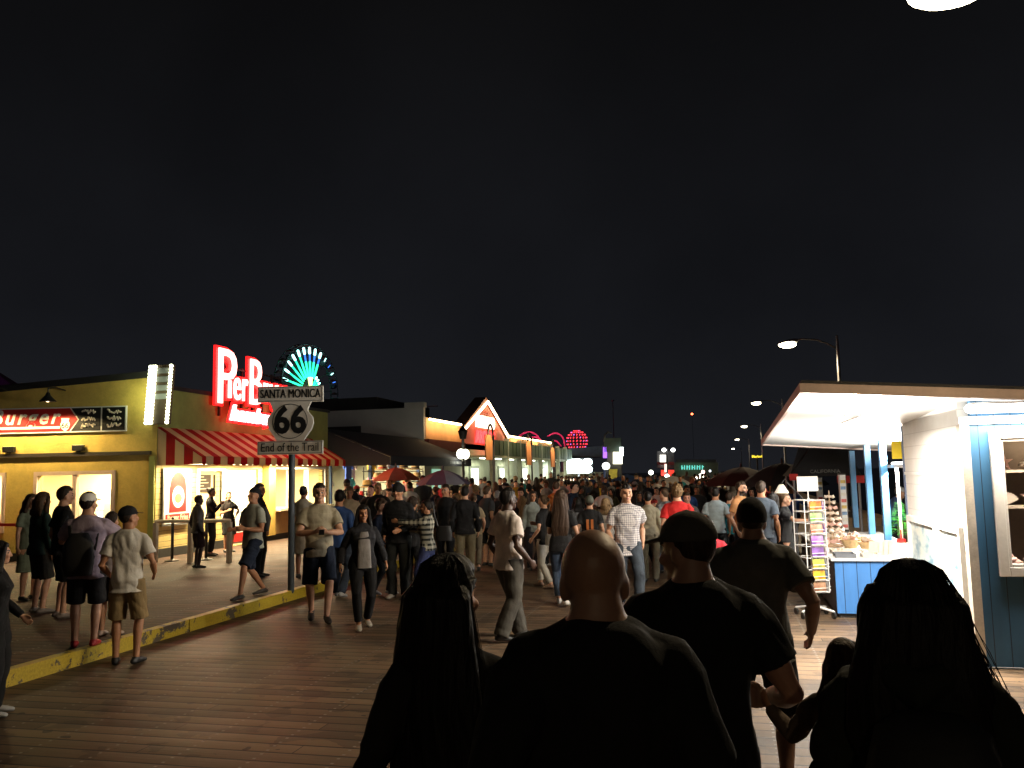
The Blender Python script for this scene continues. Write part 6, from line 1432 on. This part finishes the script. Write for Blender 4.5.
person('dark haired man in black jacket and trousers behind the striding young man', foot=(258, 577), top=(263, 483), z0=.15, face=70, group=AG, vox=.012, cols=col(skin=SK['tan'], hair=HC['black'], top=BK, legs=BK), hair='short', sleeve='long', seed=22)
person('woman in long cream dress beside the route sign post', foot=(303, 578), top=(306, 485), z0=.15, face=160, group=AG, vox=.012, cols=col(skin=SK['brown'], top=(.40, .36, .28), legs=(.45, .40, .32), leg_name='skirt', hair=HC['black']), sex='f', hair='bun', skirt=True, seed=23)
MG = 'people walking on the middle of the pier'
rp3, Pp3, sp3 = person('man in beige T-shirt and navy shorts looking down at a phone by the sign post', foot=(319, 621), top=(320, 483), face=4, group=MG, vox=.009, cols=col(top=(.44, .39, .28), legs=NV, hair=HC['dark brown'], shoe=(.05, .035, .03), leg_name='shorts'), hair='short', legs='short', loose=1.25, hem=.84,
       **{**walk(.16, 1), **PHONE, 'head': (0, -6, 0)}, seed=24)
M_ = local_pt(rp3, sp3, (0, .40, 1.13)); ph = MB().box(-.036, .036, -.075, .075, -.004, .004).build('phone', BLACK, None); ph.matrix_world = M_ @ Matrix.Rotation(R(30), 4, 'X'); tag(ph, 'dark phone in both hands of the man in the beige T-shirt', 'phone')
MB().box(-.032, .032, -.068, .068, .0045, .006).build('screen', emit('phone_dim', (.6, .7, .8), .25), ph)
person('woman in open dark jacket, grey top and black leggings walking toward the viewer', foot=(363, 628), top=(364, 504), face=8, group=MG, vox=.009, cols=col(skin=SK['tan'], hair=HC['black'], top=(.022, .022, .026), legs=(.010, .010, .011), shoe=(.50, .46, .42), top_name='jacket', leg_name='leggings'), sex='f', girth=1.05, hair='long', hairlen=.36, sleeve='long', legs='tight', hem=.86, loose=1.15,
       **{**walk(.17, -1), 'lh': (-.32, .02, .90), 'rh': (.32, .04, .90)}, seed=25)
wj = [o for o in COL.objects if o.get('label', '').startswith('woman in open dark jacket')][0]
gt_ = MB(); gt_.rings([((0, .135, .84), (.10, 0, 0), (0, .03, 0)), ((0, .135, 1.0), (.095, 0, 0), (0, .03, 0)), ((0, .135, 1.22), (.085, 0, 0), (0, .032, 0)), ((0, .125, 1.34), (.055, 0, 0), (0, .02, 0))], 16, .8); o = gt_.build('inner_top', CLOTH, wj, True); o.color = (.30, .28, .27, 1); o.scale = wj.children[0].scale
person('man in black sweatshirt with pale chest mark standing right of the long haired woman', foot=(399, 598), top=(399, 483), face=-20, group=MG, vox=.010, cols=col(skin=SK['tan'], hair=HC['black'], top=BK, legs=(.016, .017, .016), shoe=(.35, .3, .25)), hair='short', cap='beanie', sleeve='long', girth=1.06, lh=(-.12, .26, 1.05), rh=(.2, .1, .95), seed=26)
person('dark curly haired woman in black hugging side between sweatshirt man and plaid girl', foot=(413, 592), top=(414, 497), face=150, group=MG, vox=.011, cols=col(skin=SK['tan'], hair=HC['dark brown'], top=BK, legs=(.014, .014, .015)), sex='f', hair='curly', sleeve='long', seed=27)
person('girl in black and white plaid shirt and blue leggings pointing to the left', foot=(428, 600), top=(430, 499), face=-105, group=MG, vox=.009, cols=col(skin=SK['tan'], hair=HC['black'], top=(.52, .50, .40), top_mat=PLAID, legs=(.035, .045, .12), leg_name='leggings', shoe=(.35, .15, .12)), sex='f', hair='pony', sleeve='long', legs='tight', hem=.88,
       lh=(-.10, .66, 1.36), rh=(.12, .42, 1.22), lpole=(-.4, 0, -1), rpole=(.4, 0, -1), lf=(-.1, .08, .085), rf=(.12, -.22, .10), drop=.03, curl=.3, seed=28)
sbp = thing('shoulder_bag', 'small black shoulder bag at the hip of the plaid shirt girl', 'bag', at_D(444, 533, 13.6))
MB().rings([((0, 0, -.12), (.13, 0, 0), (0, .05, 0)), ((0, 0, 0), (.14, 0, 0), (0, .06, 0)), ((0, 0, .11), (.11, 0, 0), (0, .04, 0))], 14, .8).build('pouch', paint('bag_black', (.012, .012, .013), .7), sbp, True); MB().tube([(-.1, 0, .1), (-.16, 0, .3), (-.2, .02, .5)], .012).build('strap', BLACK, sbp)
person('man in black sweater and khaki trousers standing with his back turned', foot=(466, 578), top=(467, 486), face=175, group=MG, vox=.010, cols=col(hair=HC['black'], top=BK, legs=(.22, .19, .12)), hair='short', sleeve='long', girth=1.1, seed=29)
person('dark hooded man behind the plaid girl under the purple umbrella', foot=(447, 572), top=(449, 484), face=-30, group=MG, vox=.012, cols=col(skin=SK['tan'], top=BK, legs=BK), hair='short', hoodie=True, sleeve='long', girth=1.12, seed=30)
person('man in slate T-shirt and dark shorts right of the khaki trousers', foot=(488, 566), top=(485, 486), face=130, group=MG, vox=.012, cols=col(hair=HC['brown'], top=(.07, .08, .095), legs=BK, leg_name='shorts'), hair='short', legs='short', seed=31)
person('dark skinned man in white T-shirt and baggy grey trousers looking right', foot=(510, 640), top=(507, 488), face=122, group=MG, vox=.009, cols=col(skin=SK['dark'], hair=(.01, .008, .007), top=(.74, .66, .62), legs=(.06, .056, .048), shoe=(.02, .02, .02)), hair='short', girth=1.08, legs='baggy', hem=.82, loose=1.4, lh=(-.27, .06, .9), rh=(.27, .12, .92),
       lf=(-.1, .20, .09), rf=(.1, -.18, .11), drop=.005, seed=32)
person('woman with very long brown hair in black top and jeans walking away', foot=(563, 606), top=(563, 489), face=172, group=MG, vox=.010, cols=col(hair=(.05, .03, .02), top=BK, legs=(.07, .10, .16), leg_mat=DENIM, shoe=(.7, .68, .65), leg_name='jeans'), sex='f', hair='long', hairlen=.46, legs='tight', lh=(-.1, .25, 1.15), **{k: v for k, v in walk(.16, 1).items() if k not in ('lh',)}, seed=33)
hb_ = thing('handbag', 'small pale handbag carried beside the woman in jeans', 'bag', at_D(551, 540, 14.6))
MB().rings([((0, 0, -.09), (.10, 0, 0), (0, .04, 0)), ((0, 0, .09), (.09, 0, 0), (0, .035, 0))], 14, .7).build('pouch', paint('bag_pale', (.30, .28, .25), .6), hb_, True); MB().tube([(-.08, 0, .08), (-.05, 0, .3), (.06, 0, .3), (.08, 0, .08)], .012).build('strap', DARKWOOD, hb_)
person('woman in white trousers and black top stepping left of the jeans woman', foot=(546, 588), top=(549, 494), face=-130, group=MG, vox=.011, cols=col(hair=HC['brown'], top=BK, legs=(.55, .52, .46), shoe=(.3, .2, .15)), sex='f', hair='pony', legs='tight', rh=(.1, .28, 1.15), **{k: v for k, v in walk(.2, -1).items() if k != 'rh'}, seed=34)
person('woman in pale grey long sleeved top beyond the man in white', foot=(534, 570), top=(531, 490), face=20, group=MG, vox=.012, cols=col(skin=SK['tan'], top=(.30, .33, .30), legs=(.03, .03, .04)), sex='f', hair='bob', sleeve='long', seed=35)
rt, Pt, st3 = person('person in black T-shirt with small orange back print and grey beanie', foot=(592, 585), top=(590, 496), face=178, group=MG, vox=.011, cols=col(top=BK, legs=BK, cap=(.10, .11, .09)), hair='short', cap='beanie', seed=36)
M_ = local_pt(rt, st3, (0, -.158, 1.2)); pq = MB().box(-.07, -.02, -.004, .004, -.10, .10); pq.box(.02, .07, -.004, .004, -.10, .10); o = pq.build('back_print', paint('orange_print', (.55, .16, .03), .7), rt); o.matrix_local = Matrix.Scale(st3, 4) @ Matrix.Translation((0, -.150, 1.2))
person('man in glasses and pale checked shirt with jeans walking toward the viewer', foot=(630, 610), top=(623, 484), face=12, group=MG, vox=.009, cols=col(skin=SK['light'], hair=HC['black'], top=(.70, .67, .68), top_mat=CHECK, legs=(.035, .045, .06), leg_mat=DENIM, leg_name='jeans', shoe=(.06, .05, .05)), hair='short', hem=.78, loose=1.5, **walk(.18, 1), seed=37)
person('woman in beige long top and olive trousers with her back turned', foot=(651, 582), top=(650, 491), face=178, group=MG, vox=.010, cols=col(skin=SK['tan'], hair=HC['black'], top=(.36, .32, .23), legs=(.14, .125, .085)), sex='f', hair='short', sleeve='long', girth=1.05, hem=.8, seed=38)
person('curly fair haired person in bright red shirt in front of the crowd', foot=(681, 592), top=(681, 485), face=180, group=MG, vox=.010, cols=col(hair=(.14, .085, .04), top=(.62, .03, .03), legs=NV), hair='curly', girth=1.05, seed=39)
person('person in dark red shirt mostly hidden behind the grey cap man', foot=(714, 640), top=(716, 520), face=180, group=MG, vox=.011, cols=col(hair=HC['black'], top=(.30, .012, .022), legs=BK), hair='short', girth=1.05, seed=40)
person('man in pale blue T-shirt with dark sleeves and black trousers seen from behind', foot=(719, 575), top=(719, 487), face=178, group=MG, vox=.011, cols=col(skin=SK['tan'], hair=HC['black'], top=(.42, .52, .58), legs=BK), hair='short', seed=41)
person('bearded man in white and orange shirt under the dark maroon umbrella', foot=(745, 580), top=(745, 481), face=60, group=MG, vox=.011, cols=col(skin=SK['light'], top=(.72, .36, .16), legs=NV), hair='short', beard=True, seed=42)
person('person in teal jacket left of the bearded man', foot=(733, 572), top=(734, 492), face=150, group=MG, vox=.012, cols=col(top=(.02, .20, .24), legs=BK), sleeve='long', seed=43)
person('man in blue grey T-shirt seen from behind right of the bearded man', foot=(766, 590), top=(764, 481), face=165, group=MG, vox=.011, cols=col(skin=SK['tan'], top=(.10, .125, .16), legs=(.05, .06, .08)), hair='short', girth=1.05, seed=44)
person('woman in black hooded top and shorts browsing left of the postcard rack', foot=(777, 585), top=(777, 492), face=150, group='shoppers at the kiosk', vox=.012, cols=col(hair=HC['black'], top=BK, legs=BK, leg_name='shorts'), sex='f', hair='long', sleeve='long', hoodie=True, legs='short', seed=45)
person('woman in black dress reaching for the postcard rack', foot=(789, 588), top=(789, 492), face=80, group='shoppers at the kiosk', vox=.012, cols=col(hair=HC['brown'], top=BK, legs=BK, leg_name='skirt'), sex='f', hair='bun', skirt=True, rh=(.15, .45, 1.25), seed=46)
vx_ = KX+1.0; pv_ = at_X(889, 495, vx_)
person('vendor in white cap and navy fleece bending behind the kiosk counter', top=(888, 497), D=project(pv_)[2], face=100, group='shoppers at the kiosk', vox=.011, h=1.62, cols=col(skin=SK['light'], hair=HC['grey'], top=(.05, .09, .22), legs=BK, cap=(.7, .7, .68)), hair='short', cap='front', sleeve='long', lean=24, girth=1.15, lh=(-.15, .45, 1.0), rh=(.15, .45, 1.0), seed=47)
print('named people', round(time.time()-_t, 1))
# ---------------------------------------------------------------- the packed crowd
rr = random.Random(2024)
PROT = []
for i, kw in enumerate([dict(hair='short'), dict(hair='short', sleeve='long', head=(25, 0, 0)), dict(hair='short', **PHONE), dict(hair='short', cap='front', girth=1.1), dict(sex='f', hair='long', hairlen=.3), dict(sex='f', hair='bun', sleeve='long'), dict(sex='f', hair='long', hairlen=.42, sleeve='long', head=(-30, 0, 0)), dict(sex='f', hair='pony', legs='tight'), dict(hair='short', legs='short', girth=1.15, belly=.04), dict(hair='curly', sleeve='long'), dict(sex='f', hair='bob', sleeve='long', **PHONE), dict(hair='buzz', hoodie=True, sleeve='long', head=(15, 0, 0))]):
    PROT.append((kw, human_parts(vox=.016, hands=False, seed=60+i, **{**walk(.12, 1 if i % 2 else -1), **kw})))
TC = [('black', BK, 30), ('navy', NV, 12), ('charcoal', (.04, .04, .042), 16), ('grey', (.16, .16, .165), 10), ('white', (.60, .57, .53), 11), ('dark red', (.25, .02, .025), 5), ('blue', (.04, .09, .26), 6), ('olive', (.09, .09, .04), 5), ('pink', (.50, .22, .24), 3), ('tan', (.34, .26, .16), 6), ('teal', (.02, .17, .19), 3), ('mustard', (.42, .26, .03), 2), ('orange', (.5, .17, .04), 2), ('plum', (.09, .03, .09), 4)]
HN = [('black haired', HC['black'], 8), ('dark haired', HC['dark brown'], 8), ('brown haired', HC['brown'], 4), ('fair haired', HC['fair'], 2), ('grey haired', HC['grey'], 1)]
def pick(t): 
    w = rr.uniform(0, sum(x[-1] for x in t))
    for x in t:
        w -= x[-1]
        if w <= 0: return x
    return t[-1]
def place_name(x):
    for lim, nm in ((345, 'in line with the striped awning end'), (375, 'in front of the souvenir shirts'), (412, 'under the orange umbrella'), (445, 'under the purple umbrella'), (470, 'in line with the dark globe lamp'), (500, 'below the gabled arcade front'), (522, 'below the first orange banner'), (548, 'below the second orange banner'), (568, 'left of the floodlit counter'), (592, 'below the white floodlight'), (608, 'below the globe lamp by the pylon'), (626, 'below the yellow panelled pylon'), (648, 'in line with the blue tents'), (672, 'below the red and white ride sign'), (695, 'left of the turquoise letters'), (716, 'below the turquoise letters'), (735, 'below the streetlamp row'), (760, 'under the wide maroon umbrella'), (2000, 'under the black umbrella')):
        if x < lim: return nm
used = set(); placed = []
for o in COL.objects:
    if o.get('category') == 'person':
        hx, hy, hd = project(Vector(o.location)+Vector((0, 0, 1.65))); placed.append((hx, hy, hd, 9*12/max(hd, 4), Vector(o.location)))
cnt = 0; tries = 0
while cnt < 190 and tries < 14000:
    tries += 1
    u = rr.random(); D = 13.5+u*u*6 + (rr.random()**1.3)*46
    px = rr.uniform(338, 792)
    g = at_D(px, 480, D); pos = Vector((g.x, g.y, 0))
    left = pos.x < -7.1
    if pos.x < CX+2.9 or pos.x > 3.0: continue
    if pos.x > CXL-.9 and pos.y < YE+.5: continue
    if -7.4 < pos.x < -6.6: continue
    pos.z = .15 if left else 0
    hgt = rr.gauss(1.70, .085); kw, P = PROT[rr.randrange(len(PROT))]
    if kw.get('sex') == 'f': hgt -= .07
    hx, hy, hd = project(pos+Vector((0, 0, hgt-.1))); rad = .11*F_PX/hd
    if pos.y < 16.5 and 470 < px < 640: continue
    if any((abs(hx-a) < rad*.9+c*.55 and abs(hy-b) < (rad+c)*.8 and True) or (Vector((pos.x-q.x, pos.y-q.y)).length < .48) for a, b, d, c, q in placed): continue
    if D < 19 and any(abs(hx-a) < 22 and d > hd and d < 17 for a, b, d, c, q in placed[:50]): continue   # leave the named people visible
    tn, tcol, _ = pick(TC); hn, hcol, _ = pick(HN)
    back = rr.random() < .55; a = rr.gauss(180 if back else 0, 38); fa_ = (a+180) % 360-180
    fn = 'back turned' if abs(fa_) > 125 else 'facing the viewer' if abs(fa_) < 50 else 'turned right' if fa_ > 0 else 'turned left'
    who = 'woman' if kw.get('sex') == 'f' else 'man'
    hk = {'long': 'long', 'pony': 'ponytailed', 'bun': 'bun', 'curly': 'curly', 'bob': 'bobbed'}.get(kw['hair'], '')
    if kw.get('cap'): hn = 'capped'
    depth = 'near edge of the crowd' if hd < 20 else 'middle of the crowd' if hd < 33 else 'far back'
    desc = f"{(hk+' ') if hk and hk not in ('bun',) else ''}{hn} {who} in {tn} top, {fn}, {depth}, {place_name(hx)}"
    if hk == 'bun': desc = desc.replace(f' {who} in', f' {who} with bun in')
    if len(desc.replace(',', '').split()) > 16: desc = desc.replace(' near edge of the crowd', ' near').replace('middle of the crowd', 'mid crowd').replace('facing the viewer', 'facing us').replace(' by the pylon', '').replace(' and ', ' ')
    if desc in used or len(desc.replace(',', '').split()) > 16: continue
    used.add(desc)
    root = thing('person', desc, 'person', pos, facing(pos, fa_), 'people in the packed crowd')
    sk_ = SK[rr.choice(['light', 'light', 'tan', 'tan', 'brown', 'pink', 'dark'])]
    lc = rr.choice([BK, NV, (.03, .04, .06), (.05, .06, .09), (.16, .13, .09), (.04, .04, .04)])
    dress(root, P, dict(skin=sk_, hair=hcol, top=tcol, legs=lc, cap=rr.choice([BK, NV, (.3, .3, .3), (.25, .02, .02)]), shoe=rr.choice([(.03, .03, .03), (.4, .4, .4)])), hgt/1.765)
    placed.append((hx, hy, hd, rad, pos)); cnt += 1
print('crowd', cnt, 'tries', tries, round(time.time()-_t, 1))
bpy.data.scenes.remove(_scratch)
# give the things built in world coordinates an origin at their own base
for o in list(COL.objects):
    if o.parent is None and o.type == 'EMPTY' and Vector(o.location).length < 1e-6:
        pts = [Vector(c.location)+Vector(v) for c in o.children if c.type == 'MESH' for v in c.bound_box]
        if not pts: continue
        b = Vector(((min(p.x for p in pts)+max(p.x for p in pts))/2, (min(p.y for p in pts)+max(p.y for p in pts))/2, min(p.z for p in pts)))
        o.location = b
        for c in o.children: c.location = Vector(c.location)-b
# ---------------------------------------------------------------- render settings
S.render.engine = 'CYCLES'; S.cycles.use_denoising = True
try: S.cycles.denoiser = 'OPENIMAGEDENOISE'
except Exception: pass
S.cycles.max_bounces = 6; S.cycles.diffuse_bounces = 3; S.cycles.glossy_bounces = 3; S.cycles.transmission_bounces = 4; S.cycles.sample_clamp_indirect = 4.0
S.cycles.caustics_reflective = False; S.cycles.caustics_refractive = False
S.view_settings.view_transform = 'Standard'; S.view_settings.look = 'None'; S.view_settings.exposure = 0; S.view_settings.gamma = 1; S.view_settings.use_curve_mapping = False
